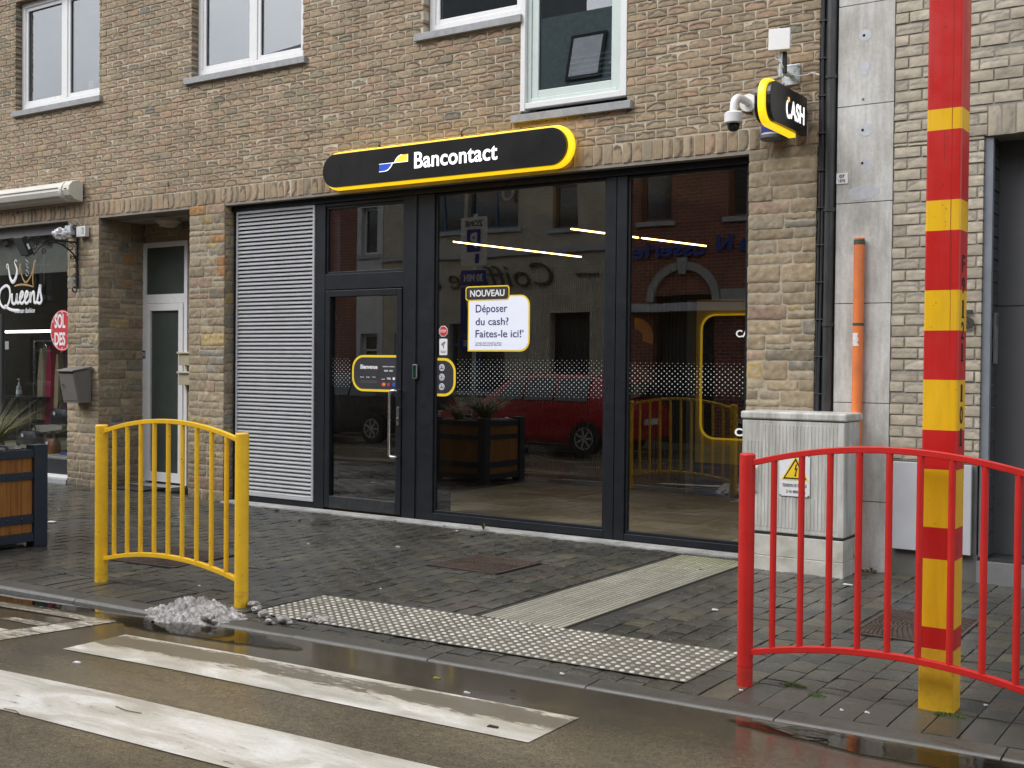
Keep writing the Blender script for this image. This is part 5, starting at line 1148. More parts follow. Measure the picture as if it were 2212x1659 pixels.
puddle(-1.42,-.11,.72,.14,1.3); puddle(-5.65,-.18,.75,.15,4.1); puddle(-7.6,-.12,.8,.10,9.0); puddle(.6,-.16,.7,.13,2.9)
# tactile paving
M_tact = masonry_mat('tactile_tile', .6, .45, 80, grain=.2)
mb = MB(); 
for i in range(11):
    x0 = TX0+i*.28
    for j in range(3):
        a = lambda x, t: tb_(x)+(tt(x)-tb_(x))*t
        x1 = x0+.28; c = np.array((.135,.122,.093))*rng.uniform(.85,1.12); g = .0018
        mb.add([(x0+g,a(x0,j/3)+g,.002),(x1-g,a(x1,j/3)+g,.002),(x1-g,a(x1,(j+1)/3)-g,.002),(x0+g,a(x0,(j+1)/3)-g,.002)], [(0,1,2,3)], c)
nx_, ny_ = 52, 12
for i in range(nx_):
    x = TX0+.03+i*(TX1-TX0-.06)/(nx_-1)
    for j in range(ny_):
        y = tb_(x)+(tt(x)-tb_(x))*((j+.5)/ny_); w_ = rng.random(); c = np.array((.66,.63,.56))*rng.uniform(.62,1.0) if w_ > .12 else np.array((.3,.28,.23))
        r0 = .0165; v = [(x+r0*math.cos(R(a)), y+r0*math.sin(R(a)), .0021) for a in range(0,360,36)]+[(x+r0*.66*math.cos(R(a)), y+r0*.66*math.sin(R(a)), .0068) for a in range(0,360,36)]
        mb.add(v, [(q,(q+1)%10,10+(q+1)%10,10+q) for q in range(10)]+[tuple(range(10,20))], c)
S(mb.build('tactile_paving', M_tact))
mb = MB(); rx0, rx1 = -4.395, -3.775
mb.box(rx0, rx1, tt(-4.1)+.002, -.225, -.02, .0018, (.085,.080,.056))
n = 17; pr = (rx1-rx0)/n
for k in range(10):
    y0 = tt(-4.1)+.004+k*.304; y1 = min(y0+.300, -.228)
    if y1 <= y0: break
    for i in range(n):
        x = rx0+i*pr+pr*.2; g_ = .5+.5*mnoise.noise(Vector((x*2,y0*1.3,0)))
        f0 = max(0, min(1, (y0+1.3)/1.0))*.7
        c = np.array((.39,.37,.30))*(1-f0)+np.array((.36,.39,.20))*f0; c = c*rng.uniform(.8,1.05)
        mb.add([(x,y0,.0019),(x+pr*.6,y0,.0019),(x+pr*.6,y1,.0019),(x,y1,.0019),(x+pr*.12,y0+.004,.007),(x+pr*.48,y0+.004,.007),(x+pr*.48,y1-.004,.007),(x+pr*.12,y1-.004,.007)], [(4,5,6,7),(0,1,5,4),(1,2,6,5),(2,3,7,6),(3,0,4,7)], c)
S(mb.build('tactile_paving', M_tact))
# manhole covers
M_rust = mat('rusty_iron', (.11,.078,.062), .5, var=.3, vs=9, bs=.4, bscale=70, metal=.3)
for (mx, my, mw, mh, ma), lab in zip(manholes, ['rusty square manhole cover in the paving before the shopfront', 'dark square manhole cover seen through the yellow barrier', 'dark rectangular manhole cover behind the red barrier']):
    e = empty('manhole_cover', (mx,my,0), lab, 'manhole cover', 'square cast iron covers in the pavement', rz=0)
    Mx = Matrix.Translation((mx,my,0)) @ Matrix.Rotation(ma*.45, 4, 'Z')
    mb = MB(); mb.box(-mw/2,mw/2,-mh/2,mh/2,-.03,.002,M=Mx); 
    part(mb, 'plate', mat('dark_iron', (.028,.023,.02), .55, var=.3, vs=9, bs=.3), e)
    mb = MB(); r = .03
    while r < .72:
        n = max(6, int(2*PI*r/.034))
        for i in range(n):
            q0 = 2*PI*i/n; q1 = q0+2*PI/n*.72; ox, oy = -mw*.0, -mh*.0
            mid = (q0+q1)/2; xx, yy = r*math.cos(mid), r*math.sin(mid)
            if abs(xx) > mw/2-.03 or abs(yy) > mh/2-.03: continue
            c = [((r-.006)*math.cos(q0),(r-.006)*math.sin(q0)),((r-.006)*math.cos(q1),(r-.006)*math.sin(q1)),((r+.006)*math.cos(q1),(r+.006)*math.sin(q1)),((r+.006)*math.cos(q0),(r+.006)*math.sin(q0))]
            v = [tuple(Mx @ Vector((a,b,.0021))) for a,b in c]+[tuple(Mx @ Vector((a,b,.0075))) for a,b in c]
            mb.add(v, [(4,5,6,7),(0,1,5,4),(1,2,6,5),(2,3,7,6),(3,0,4,7)])
        r += .027
    part(mb, 'tread_pattern', M_rust, e)
    mb = MB(); o_ = [(-mw/2,-mh/2),(mw/2,-mh/2),(mw/2,mh/2),(-mw/2,mh/2)]; i_ = [(a*(1-.036/mw),b*(1-.036/mh)) for a,b in o_]
    t2 = lambda P_: [tuple((Mx @ Vector((a,b,0))).xy) for a,b in P_]
    mb.ring(t2(o_), t2(i_), .0022, .0065, 'z'); part(mb, 'rim', M_rust, e)

# ---------------------------------------------------------------- barriers
def barrier(x0, y0, x1, y1, pd, ph, color, label, name, z0=.0):
    e = empty('barrier', (x0,y0,z0), label, 'barrier')
    M_p = mat(name, color, .42, var=.05, vs=4, rv=.08, bs=.12, bscale=140, dirt=.28, dscale=6, dirtcol=tuple(c*.42 for c in color), spec=.5, chips=(.10,.045,.025))
    M_f = mat(name+'_foot', tuple(c*1.0 for c in color), .45, var=.05, vs=16, bs=.2, bscale=90, dirt=.5, dscale=22, dirtcol=(.07,.05,.035))
    D = Vector((x1-x0,y1-y0,0)); Lb = D.length; D.normalize(); N = Vector((-D.y,D.x,0)); O = Vector((x0,y0,z0))
    P = lambda s, n_, z: tuple(O+D*s+N*n_+Vector((0,0,z)))
    for s in (0, Lb):
        mb = MB(); mb.tube([P(s,0,.10),P(s,0,ph-.004)], pd/2, 18); post = part(mb, 'post', M_p, e, smooth=True, bevel=.002)
        mb = MB(); mb.tube([P(s,0,-.06),P(s,0,.0995)], pd/2, 18); part(mb, 'foot', M_f, post, smooth=True)
        mb = MB(); mb.tube([P(s,0,ph-.0035),P(s,0,ph+.004)], [pd/2,pd/2-.008], 18); part(mb, 'cap', M_p, post, smooth=True)
    h = .0165
    def rail(za, zm, zb):
        pts = []; mb = MB(); n = 36; v = []
        for i in range(n+1):
            s = pd*.36+(Lb-pd*.72)*i/n; t = i/n; z = za+(zb-za)*t+(zm-(za+zb)/2)*4*t*(1-t)
            pts.append((s,z)); 
            for dn, dz in ((-h,-h),(h,-h),(h,h),(-h,h)): v.append(P(s,dn,z+dz))
        f = [(i*4+j,i*4+(j+1)%4,i*4+4+(j+1)%4,i*4+4+j) for i in range(n) for j in range(4)]+[(0,1,2,3),(4*n,4*n+3,4*n+2,4*n+1)]
        mb.add(v,f); return mb, (lambda s: float(np.interp(s,[p[0] for p in pts],[p[1] for p in pts])))
    mt, ft = rail(ph-.045, ph+.055, ph-.045); part(mt, 'top_rail', M_p, e, bevel=.004)
    mbt, fb = rail(.175, .262, .175); part(mbt, 'bottom_rail', M_p, e, bevel=.004)
    for i in range(9):
        s = Lb*(i+1)/10; mb = MB(); mb.tube([P(s,0,fb(s)+h-.004),P(s,0,ft(s)-h+.004)], .0165, 12); part(mb, 'baluster', M_p, e, smooth=True)
        
    return e
barrier(-7.365, -4.01, -5.875, -4.00, .094, 1.172, (.90,.54,.022), 'yellow metal barrier with an arched rail beside the melting snow', 'yellow_barrier_paint')
barrier(-2.335, -3.80, -.875, -3.80, .082, 1.205, (.62,.022,.018), 'red metal barrier with an arched rail at the right of the crossing', 'red_barrier_paint')

# ---------------------------------------------------------------- striped pole
e = empty('striped_pole', (-1.40,-3.61,0), 'tall square pole painted in red and yellow bands, marked F9121 101', 'pole')
M_pr = mat('pole_red', (.56,.018,.016), .36, var=.04, vs=3, bs=.08, bscale=120, dirt=.25, dscale=7, dstretch=(4,4,.25), dirtcol=(.28,.012,.012), chips=(.07,.03,.025))
M_py = mat('pole_yellow', (.86,.50,.012), .36, var=.04, vs=3, bs=.08, bscale=120, dirt=.28, dscale=9, dstretch=(3,3,.35), dirtcol=(.42,.24,.03), chips=(.12,.08,.04))
M_py2 = mat('pole_yellow_chipped', (.78,.45,.02), .5, var=.08, vs=6, bs=.3, bscale=60, dirt=.45, dscale=13, dirtcol=(.36,.22,.04), chips=(.10,.06,.03))
bz = [-.02,.155,.300,.404,.736,.890,1.361,1.604,1.842,2.036,2.323,2.469,2.806,2.907,4.10,4.25,5.6]
s_ = .165; X0p, Y0p = -1.485, -3.69; r_c = .014
def sq(i): 
    return rrect(X0p, X0p+s_, Y0p, Y0p+s_, r_c, 4)
bands = [(-.02,.300,M_py2),(.300,.404,M_pr),(.404,.736,M_py),(.736,.890,M_pr),(.890,1.171,M_py),(1.171,1.361,M_pr),(1.361,1.604,M_py),(1.604,1.842,M_pr),(1.842,2.036,M_py),(2.036,2.323,M_pr),(2.323,2.469,M_py),(2.469,2.806,M_pr),(2.806,2.907,M_py),(2.907,4.3,M_pr),(4.3,4.45,M_py),(4.45,6.0,M_pr)]
for a, b, mm in bands:
    mb = MB(); mb.prism(sq(0), a, b, 'z'); part(mb, 'painted_band', mm, e, smooth=True, angle=30)
mb = MB(); mb.prism(rrect(X0p+.006, X0p+s_-.006, Y0p+.006, Y0p+s_-.006, .012, 3), 6.0, 6.02, 'z'); part(mb, 'cap', M_zinc, e)
mb = MB()
for ch, a, b in [('F',2.122,2.207),('9',2.021,2.100),('1',1.904,1.990),('2',1.800,1.886),('1',1.695,1.781),('1',1.500,1.583),('0',1.392,1.478),('1',1.284,1.370)]:
    put_text(mb, ch, -3.645 if ch != '1' else -3.632, -3.585 if ch != '1' else -3.600, a, b, X0p+s_+.0004, .02, .0012, '+x')
    if ch == '1': mb.box(X0p+s_+.0004, X0p+s_+.0016, -3.64, -3.59, a, a+.006)
part(mb, 'lettering', mat('stencil_black', (.03,.012,.012), .6), e)
mb = MB(); mb.box(X0p+.118, X0p+.1205, Y0p-.0012, Y0p+.002, 2.036, 4.3); mb.box(X0p+.084,X0p+.086,Y0p-.0008,Y0p+.002,2.63,2.806); mb.box(X0p+.1235,X0p+.125,Y0p-.0008,Y0p+.002,1.7,2.323); part(mb, 'drip_line', mat('dried_drip', (.30,.02,.015), .5), e)
for (px_, py_, r_, lab) in [(-1.33,-3.72,.05,'thin moss growing at the foot of the striped pole'), (-2.12,-3.66,.045,'small mound of green moss in a joint behind the red post'), (-1.96,-3.77,.03,'tiny tuft of moss in the paving joint between post and pole')]:
    mb = MB()
    for i in range(60):
        q = rng.uniform(0,2*PI); d = r_*math.sqrt(rng.random()); h_ = .010*(1-(d/r_)**2)+.003
        mb.lathe((px_+d*math.cos(q)*1.6, py_+d*math.sin(q)*.45, 0), [(.007,0),(.005,h_*.7),(.0015,h_)], 5)
    simple('moss', mb, mat('moss_green', (.045,.075,.012), .9, var=.4, vs=90), lab, 'moss')

# ---------------------------------------------------------------- planter
e = empty('planter', (-9.67,-3.71,0), 'wooden planter in a dark blue metal frame beside the fashion shop', 'planter')
M_navy = mat('navy_metal', (.022,.032,.048), .42, var=.08, dirt=.15, dirtcol=(.07,.07,.07))
m, nt_, p_ = newmat('varnished_planks'); n1 = noise_n(nt_, 4, 8, .65, stretch=(6,6,.5), dist=1.5); n2 = noise_n(nt_, 1.5, 4)
c = ramp(nt_, n1.outputs[0], [(.3,(.20,.075,.014)),(.55,(.33,.135,.028)),(.72,(.40,.175,.04))]).outputs[0]; c = mixc(nt_, c, ramp(nt_, n2.outputs[0], [(.3,.85),(.7,1.1)]).outputs[0], 1, 'MULTIPLY')
nt_.links.new(c, p_.inputs['Base Color']); p_.inputs['Roughness'].default_value = .38; bump(nt_, p_, n1.outputs[0], .12, .003); M_wood = m
px0, px1, py0, py1 = -10.15, -9.19, -4.20, -3.22; pw = .13
for x in (px0, px1-pw):
    for y in (py0, py1-pw): mb = MB(); mb.box(x, x+pw, y, y+pw, .0, .902); part(mb, 'post', M_navy, e, bevel=.004)
mb = MB()
for z0, z1, ins in ((.79,.862,.012),(.05,.126,.012)):
    mb = MB(); mb.box(px0+pw,px1-pw,py0+ins,py0+.09,z0,z1); mb.box(px0+pw,px1-pw,py1-.09,py1-ins,z0,z1); mb.box(px0+ins,px0+.09,py0+pw,py1-pw,z0,z1); mb.box(px1-.09,px1-ins,py0+pw,py1-pw,z0,z1); part(mb, 'rail', M_navy, e, bevel=.003)
mb = MB(); n = 7
for i in range(n):
    a = px0+pw+(px1-px0-2*pw)*i/n; b = px0+pw+(px1-px0-2*pw)*(i+1)/n
    for y in (py0+.035, py1-.060): mb.box(a+.001,b-.001,y,y+.024,.127,.789)
    a = py0+pw+(py1-py0-2*pw)*i/n; b = py0+pw+(py1-py0-2*pw)*(i+1)/n
    for x in (px0+.035, px1-.060): mb.box(x,x+.024,a+.001,b-.001,.127,.789)
part(mb, 'planks', M_wood, e, bevel=.003)
for z0, z1 in ((.598,.665),(.212,.292)):
    mb = MB(); mb.box(px1-.0355,px1-.020,py0+pw,py1-pw,z0,z1); mb.box(px0+.020,px0+.0345,py0+pw,py1-pw,z0,z1); mb.box(px0+pw,px1-pw,py0+.018,py0+.0345,z0,z1); mb.box(px0+pw,px1-pw,py1-.0355,py1-.018,z0,z1)
    stp = part(mb, 'strap', M_navy, e, bevel=.002)
    mb = MB()
    for y in (-3.46,-3.60,-3.82,-3.96): mb.lathe((px1-.020,y,(z0+z1)/2), [(.013,0),(.011,.006),(.004,.009)], 12, 'x')
    for x in (-9.4,-9.6,-9.8,-9.95): mb.lathe((x,py1-.018,(z0+z1)/2), [(.013,0),(.011,.006),(.004,.009)], 12, 'y')
    part(mb, 'rivets', M_navy, stp)
mb = MB(); g = 22; v = []
for i in range(g):
    for j in range(g):
        x = px0+.07+(px1-px0-.14)*i/(g-1); y = py0+.07+(py1-py0-.14)*j/(g-1); v.append((x,y,.845+.035*mnoise.noise(Vector((x*14,y*14,0)))))
mb.add(v, [(i*g+j,(i+1)*g+j,(i+1)*g+j+1,i*g+j+1) for i in range(g-1) for j in range(g-1)]); part(mb, 'soil', mat('planter_soil', (.05,.045,.025), .95, var=.6, vs=60, bs=.8, bscale=120, bd=.01), e)
def grass(cx, cy, n, h0, label, cols):
    mb = MB()
    for i in range(n):
        q = rng.uniform(0,2*PI); L_ = h0*rng.uniform(.7,1.15); lean = rng.uniform(.15,1.05); w_ = .0028
        r0 = .05*math.sqrt(rng.random()); bx_, by_ = cx+r0*math.cos(q+1), cy+r0*math.sin(q+1); c = np.array(cols[rng.integers(len(cols))])*rng.uniform(.7,1.2)
        v = []; K = 6
        for k in range(K+1):
            t = k/K; ang = lean*t*1.3; hx = L_*(math.sin(ang)/max(.3,1.3*lean))*t**.4 if lean > .01 else 0; hz = L_*t*math.cos(ang*.75)*.8
            ww = w_*(1-t)+.0004; x, y, z = bx_+math.cos(q)*hx, by_+math.sin(q)*hx, .85+hz
            v += [(x-math.sin(q)*ww, y+math.cos(q)*ww, z), (x+math.sin(q)*ww, y-math.cos(q)*ww, z)]
        mb.add(v, [(2*k,2*k+1,2*k+3,2*k+2) for k in range(K)], c)
    m_, nt, p = newmat('grass_blade'); a = nnode(nt, 'ShaderNodeVertexColor', layer_name='Col'); nt.links.new(a.outputs[0], p.inputs['Base Color']); p.inputs['Roughness'].default_value = .6
    return simple('ornamental_grass', mb, m_, label, 'grass plant')
gc = [(.16,.17,.06),(.24,.22,.11),(.10,.13,.04),(.30,.25,.15),(.20,.20,.08)]
grass(-9.46,-3.60, 520, .52, 'arching green and straw coloured grass nearest the planter corner', gc); grass(-9.85,-3.48, 260, .36, 'arching grass at the back of the planter, nearest the shop', gc); grass(-9.75,-4.00, 300, .36, 'arching grass at the street side of the planter', gc)
def lumps(name, pts, m, label, cat, group=None, sub=2, amp=.45, fz=3.0):
    mb = MB()
    for (x, y, z, r, sq_) in pts:
        bm = bmesh.new(); bmesh.ops.create_icosphere(bm, subdivisions=sub, radius=1); sd_ = rng.uniform(0,50); off = Vector((sd_,sd_*.7,0))
        rot = Matrix.Rotation(rng.uniform(0,6), 3, 'Z')
        v = [ (lambda c: (x+c.x*r, y+c.y*r*.8, z+c.z*r*sq_))(rot @ (q.co*(1+amp*mnoise.noise(q.co*1.7+off)+amp*.5*mnoise.noise(q.co*fz*1.6+off)))) for q in bm.verts]
        mb.add(v, [tuple(p.index for p in f.verts) for f in bm.faces]); bm.free()
    return simple(name, mb, m, label, cat, group, smooth=True, angle=40)
m, nt_, p_ = newmat('old_snow'); n1 = noise_n(nt_, 26, 7, .7); n2 = noise_n(nt_, 150, 5, .7)
c = ramp(nt_, n1.outputs[0], [(.36,(.13,.115,.10)),(.50,(.34,.32,.305)),(.66,(.60,.59,.595))]).outputs[0]; nt_.links.new(c, p_.inputs['Base Color']); p_.inputs['Roughness'].default_value = .45
p_.inputs['Subsurface Weight'].default_value = .25; p_.inputs['Subsurface Radius'].default_value = (.01,.01,.01); p_.inputs['Subsurface Scale'].default_value = .5; bump(nt_, p_, n2.outputs[0], .5, .006); M_snow = m
pts = []
for i in range(300):
    u = rng.normal()*.40; v_ = rng.normal()*.36
    if u*u+v_*v_ > 1: continue
    hh = .125*math.exp(-(u*u*1.7+v_*v_*2.2)*1.6)*(1+.25*math.sin(u*7)); zz = hh*rng.uniform(.2,.95); r = rng.uniform(.014,.036)*(1.25-.5*(u*u+v_*v_))
    pts.append((-5.92+u*.46, -4.30+v_*.30+.06*u, max(.006, zz), r, rng.uniform(.6,.95)))
pts = []
pts += [(-5.98,-4.24,.095,.055,.85),(-6.02,-4.25,.06,.07,.8),(-5.88,-4.24,.08,.04,.8),(-6.2,-4.40,.02,.05,.7),(-6.28,-4.42,.01,.035,.6),(-5.75,-4.32,.04,.06,.7),(-5.9,-4.4,.03,.06,.7),(-6.08,-4.33,.04,.07,.7),(-5.64,-4.36,.015,.05,.6)]
mbs = MB(); gx, gy = 110, 66; v = []
for i in range(gx):
    for j in range(gy):
        u = -1+2*i/(gx-1); q = -1+2*j/(gy-1); P_ = Vector((u*4.6, q*3.0, 1.7))
        edge = 1.0 + .30*mnoise.noise(Vector((math.atan2(q,u)*1.9, 3.1, 0))) + .16*mnoise.noise(Vector((u*7,q*7,5)))
        rr = math.hypot(u, q)/edge; base = max(0, 1-rr**2)**.8*(.55+.45*math.exp(-((u+.12)/.34)**2))
        cell = mnoise.voronoi(Vector((u*11,q*7,.5)))[0]; c2 = mnoise.voronoi(Vector((u*24,q*15,2.5)))[0]
        h_ = .095*base*(1+.55*mnoise.noise(P_*1.3)) + (.034*(.55-cell[0]) + .014*(.5-c2[0]))*min(1, base*3) + .006*mnoise.noise(P_*9)*min(1,base*4)
        x = -5.93+u*.37; y = -4.34+q*.24+.05*u; v.append((x,y,(rz(x) if y < kl(x) else 0)-.012+h_ if rr < 1 else -.07))
mbs.add(v, [(i*gy+j,(i+1)*gy+j,(i+1)*gy+j+1,i*gy+j+1) for i in range(gx-1) for j in range(gy-1)])
simple('snow_pile', mbs, M_snow, 'dirty melting snow heap at the kerb by the yellow barrier', 'snow', smooth=True, angle=50)
for x, y, r, lab in [(-5.50,-4.16,.040,'oval snow lump just right of the yellow post foot'),(-5.28,-4.20,.050,'flattish bright snow lump nearest the dotted tiles'),(-5.335,-4.27,.030,'small upright snow lump leaning on the bright flat one'),(-5.24,-4.02,.038,'loose snow lump behind the bright flat one'),(-5.69,-4.45,.048,'round snow lump at the road side of the heap'),(-5.78,-3.98,.045,'long snow lump lying behind the heap, left of the post'),(-5.66,-4.07,.035,'low translucent snow lump in front of the yellow post')]:
    lumps('snow_lump', [(x,y,.012+r*.25,r,.55),(x+r*.8,y+.01,.008,r*.6,.5)], M_snow, lab, 'snow', 'loose lumps of melting snow')
lumps('snow_remnant', [(-5.16+rng.normal()*.05,-4.02+rng.normal()*.05,.006,rng.uniform(.015,.03),.6) for _ in range(14)], mat('grey_slush', (.32,.30,.28), .5, var=.3, vs=40), 'greyish slush clump on the corner of the dotted tiles', 'snow')
lumps('planter_snow', [(-9.32+rng.normal()*.03,-3.45+i*-.055,.87,rng.uniform(.025,.05),.5) for i in range(10)], M_snow, 'patchy snow on the soil along the planter edge', 'snow')
# small debris
M_clod = mat('dark_clod', (.028,.024,.014), .8, var=.4, vs=60)
for x, y, r, lab in [(-6.483,-.488,.026,'largest dark clod of earth, behind the square cover'),(-5.385,-.772,.024,'dark clod on the paving between cover and shopfront mullion'),(-9.33,-.27,.03,'dark clump of leaves below the silver louvre'),(-8.54,-.72,.02,'flat dark leaf scrap below the door frame'),(-8.256,-.823,.024,'longer flat dark leaf scrap below the door frame'),(-7.817,-.234,.014,'tiny dark clod below the door corner'),(-7.761,-.106,.014,'tiny dark clod at the foot of the wide black post'),(-7.109,-.116,.016,'small dark clod at the foot of the middle pane'),(-6.145,-2.062,.022,'thin dark scrap left of the square cover'),(-3.95,-.83,.015,'small dark clod on the ribbed path near the shopfront'),(-3.24,-4.62,.014,'black crumb on the wet gutter'),(-5.62,-1.66,.02,'dark leaf scrap lying on the rusty cover')]:
    lumps('clod', [(x,y,.008,r,.4),(x+r*.7,y,.006,r*.6,.4)], M_clod, lab, 'debris', 'dark clods and leaf scraps on the paving', sub=1)
M_paper = mat('paper_white', (.7,.69,.66), .7)
def scrap(x, y, a, b, rot, label, name='litter', z=.004, m=M_paper, cat='litter', group='pale scraps of litter on the paving'):
    mb = MB(); Mx = Matrix.Translation((x,y,z+.003)) @ Matrix.Rotation(rot, 4, 'Z'); a *= .72; b *= .72
    o_ = [(-a/2,-b/2),(a/2,-b/2*.8),(a/2*.9,b/2),(-a/2*.85,b/2*.9)]
    v = [tuple(Mx @ Vector((p,q,-.003))) for p,q in o_]+[tuple(Mx @ Vector((p,q,.002+.003*(k%2)))) for k,(p,q) in enumerate(o_)]
    mb.add(v, [(3,2,1,0),(4,5,6,7),(0,1,5,4),(1,2,6,5),(2,3,7,6),(3,0,4,7)]); return simple(name, mb, m, label, cat, group)
for x, y, a, b, r, lab in [(-6.804,-.306,.035,.025,.3,'white crumb below the middle pane'),(-6.629,-1.425,.06,.012,.2,'thin white scrap behind the rusty cover'),(-3.204,-4.20,.035,.02,.1,'white scrap on the border stones under the dotted tiles'),(-2.77,-.744,.10,.03,.2,'torn white paper strip right of the cabinet'),(-2.98,-.574,.06,.02,1,'small crumpled white scrap at the cabinet corner'),(-3.213,-2.199,.06,.04,.4,'pale oval scrap left of the red barrier posts'),(-1.769,-3.963,.024,.012,.1,'white cigarette end in front of the red barrier, left one'),(-1.656,-3.93,.034,.012,-.1,'white cigarette end in front of the red barrier, right one'),(-1.216,-3.462,.03,.010,.7,'beige cigarette end right of the striped pole'),(-5.83,-3.92,.03,.008,-.8,'cigarette end right of the yellow post foot'),(-2.887,.0,.07,.04,.5,'crumpled white tissue at the foot of the concrete strip'),(-2.69,-.02,.035,.02,.1,'white crumb beneath the plinth panel'),(-6.629,-3.706,.03,.014,.2,'small white crumb under the yellow barrier'),(-7.388,-1.785,.02,.012,0,'white crumb in the middle of the paving at left'),(-5.497,-2.994,.022,.012,0,'white crumb above the dotted tiles'),(-10.44,-2.325,.12,.10,.4,'pale square of paper beside the planter'),(-2.30,-3.93,.03,.015,.5,'white chip at the foot of the red post')]:
    scrap(x,y,a,b,r,lab)
scrap(-5.548,-5.512,.06,.035,.1,'flat white disc of litter below the first stripe',z=rz(-5.5)+.001); scrap(-3.439,-4.738,.05,.016,.1,'white scrap on the wet gutter above the stripe end',z=rz(-3.4)+.001)
M_leafy = mat('yellow_leaf', (.32,.27,.04), .5); scrap(-3.73,-4.613,.055,.022,.2,'yellow leaf in the gutter above the stripe',name='leaf',z=rz(-3.7)+.001,m=M_leafy,cat='leaf',group=None)
scrap(-5.60,-3.46,.035,.02,.6,'yellow leaf on the far edge of the dotted tiles',name='leaf',m=M_leafy,cat='leaf',group=None); scrap(-7.069,-4.71,.04,.02,.2,'pale green leaf in the gutter at far left',name='leaf',z=rz(-7)+.001,m=mat('green_leaf', (.12,.16,.03), .5),cat='leaf',group=None)
scrap(-3.012,-5.121,.075,.03,.1,'dark crumpled leaf on the first zebra stripe',name='leaf',z=rz(-3)+.004,m=M_clod,cat='leaf',group=None)
M_twig = mat('twig_brown', (.12,.08,.03), .8)
for pts_, lab in [([(-4.66,-5.93),(-4.56,-5.944),(-4.47,-5.93)],'thin brown twig on the second zebra stripe'),([(-5.06,-6.26),(-4.98,-6.25),(-4.92,-6.27)],'dark bent twig at the left end of the second stripe'),([(-1.30,-4.14),(-1.2,-4.16),(-1.12,-4.19)],'pale straw on the kerb before the striped pole')]:
    mb = MB(); mb.tube([(x,y,(rz(x) if y < -4.3 else -.004)+.009) for x,y in pts_], .0022, 5); simple('twig', mb, M_twig, lab, 'twig')
def weed(x, y, n, h, label):
    mb = MB()
    for i in range(n):
        q = rng.uniform(0,2*PI); l = h*rng.uniform(.5,1.1); w_ = l*.12; s = .5
        mb.add([(x,y,.0),(x+l*s*.5*math.cos(q)-w_*math.sin(q),y+l*s*.5*math.sin(q)+w_*math.cos(q),l*.55),(x+l*s*math.cos(q),y+l*s*math.sin(q),l*.9),(x+l*s*.5*math.cos(q)+w_*math.sin(q),y+l*s*.5*math.sin(q)-w_*math.cos(q),l*.55)], [(0,1,2,3)])
    simple('weed', mb, mat('weed_green', (.09,.13,.03), .6, var=.3, vs=40), label, 'weed')
weed(-6.64,-.085,12,.07,'tuft of grass weed at the threshold below the middle pane'); weed(-6.80,-.09,6,.04,'tiny weed at the threshold, left of the grass tuft'); weed(-2.80,-.05,14,.05,'green weed at the foot of the concrete strip')
lumps('litter_pile', [(-2.88+rng.normal()*.05, .0+rng.normal()*.02-.02, .006, rng.uniform(.008,.018), .6) for _ in range(14)], mat('litter_brown', (.22,.12,.06), .8, var=.5, vs=50), 'brown litter crumbs at the foot of the concrete strip', 'litter', sub=1)
# ---------------------------------------------------------------- the other side of the street (seen in the panes)
OY = -12.60
mb = MB(); mb.box(-60, 40, OY-.1, -10.76, -.14, .0); S(mb.build('pavement', mat('opposite_paving', (.07,.068,.06), .5, var=.25, vs=6)))
def brick_shader(name, c1, c2, mortar, bw=.21, bh=.075):
    m, nt, p = newmat(name); tc = nnode(nt, 'ShaderNodeTexCoord'); mp = nnode(nt, 'ShaderNodeMapping'); mp.inputs['Rotation'].default_value = (R(90),0,0)
    nt.links.new(tc.outputs['Object'], mp.inputs[0]); b = nnode(nt, 'ShaderNodeTexBrick'); b.inputs['Scale'].default_value = 1; b.inputs['Brick Width'].default_value = bw; b.inputs['Row Height'].default_value = bh; b.inputs['Mortar Size'].default_value = .007
    b.inputs['Color1'].default_value = c1+(1,); b.inputs['Color2'].default_value = c2+(1,); b.inputs['Mortar'].default_value = mortar+(1,)
    nt.links.new(mp.outputs[0], b.inputs['Vector']); n = noise_n(nt, 3, 6); c = mixc(nt, b.outputs[0], ramp(nt, n.outputs[0], [(.3,.8),(.7,1.15)]).outputs[0], 1, 'MULTIPLY')
    nt.links.new(c, p.inputs['Base Color']); p.inputs['Roughness'].default_value = .9; return m
M_cream = brick_shader('cream_painted_brick', (.42,.38,.30), (.38,.34,.27), (.33,.30,.24)); M_redb = brick_shader('red_brick', (.22,.062,.038), (.16,.045,.03), (.26,.2,.16))
M_slate = mat('slate_cladding', (.15,.21,.21), .35, var=.3, vs=10, dstretch=(6,6,1)); M_win = mat('dark_window_glass', (.02,.025,.03), .06, spec=.8); M_bluef = mat('blue_window_frame', (.03,.07,.16), .4)
M_whitef = mat('white_trim', (.62,.62,.6), .5); M_brownf = mat('brown_window_frame', (.16,.07,.03), .5); M_navyl = mat('navy_letters', (.02,.04,.22), .4); M_ltrim = mat('blackened_letters', (.03,.03,.032), .4)
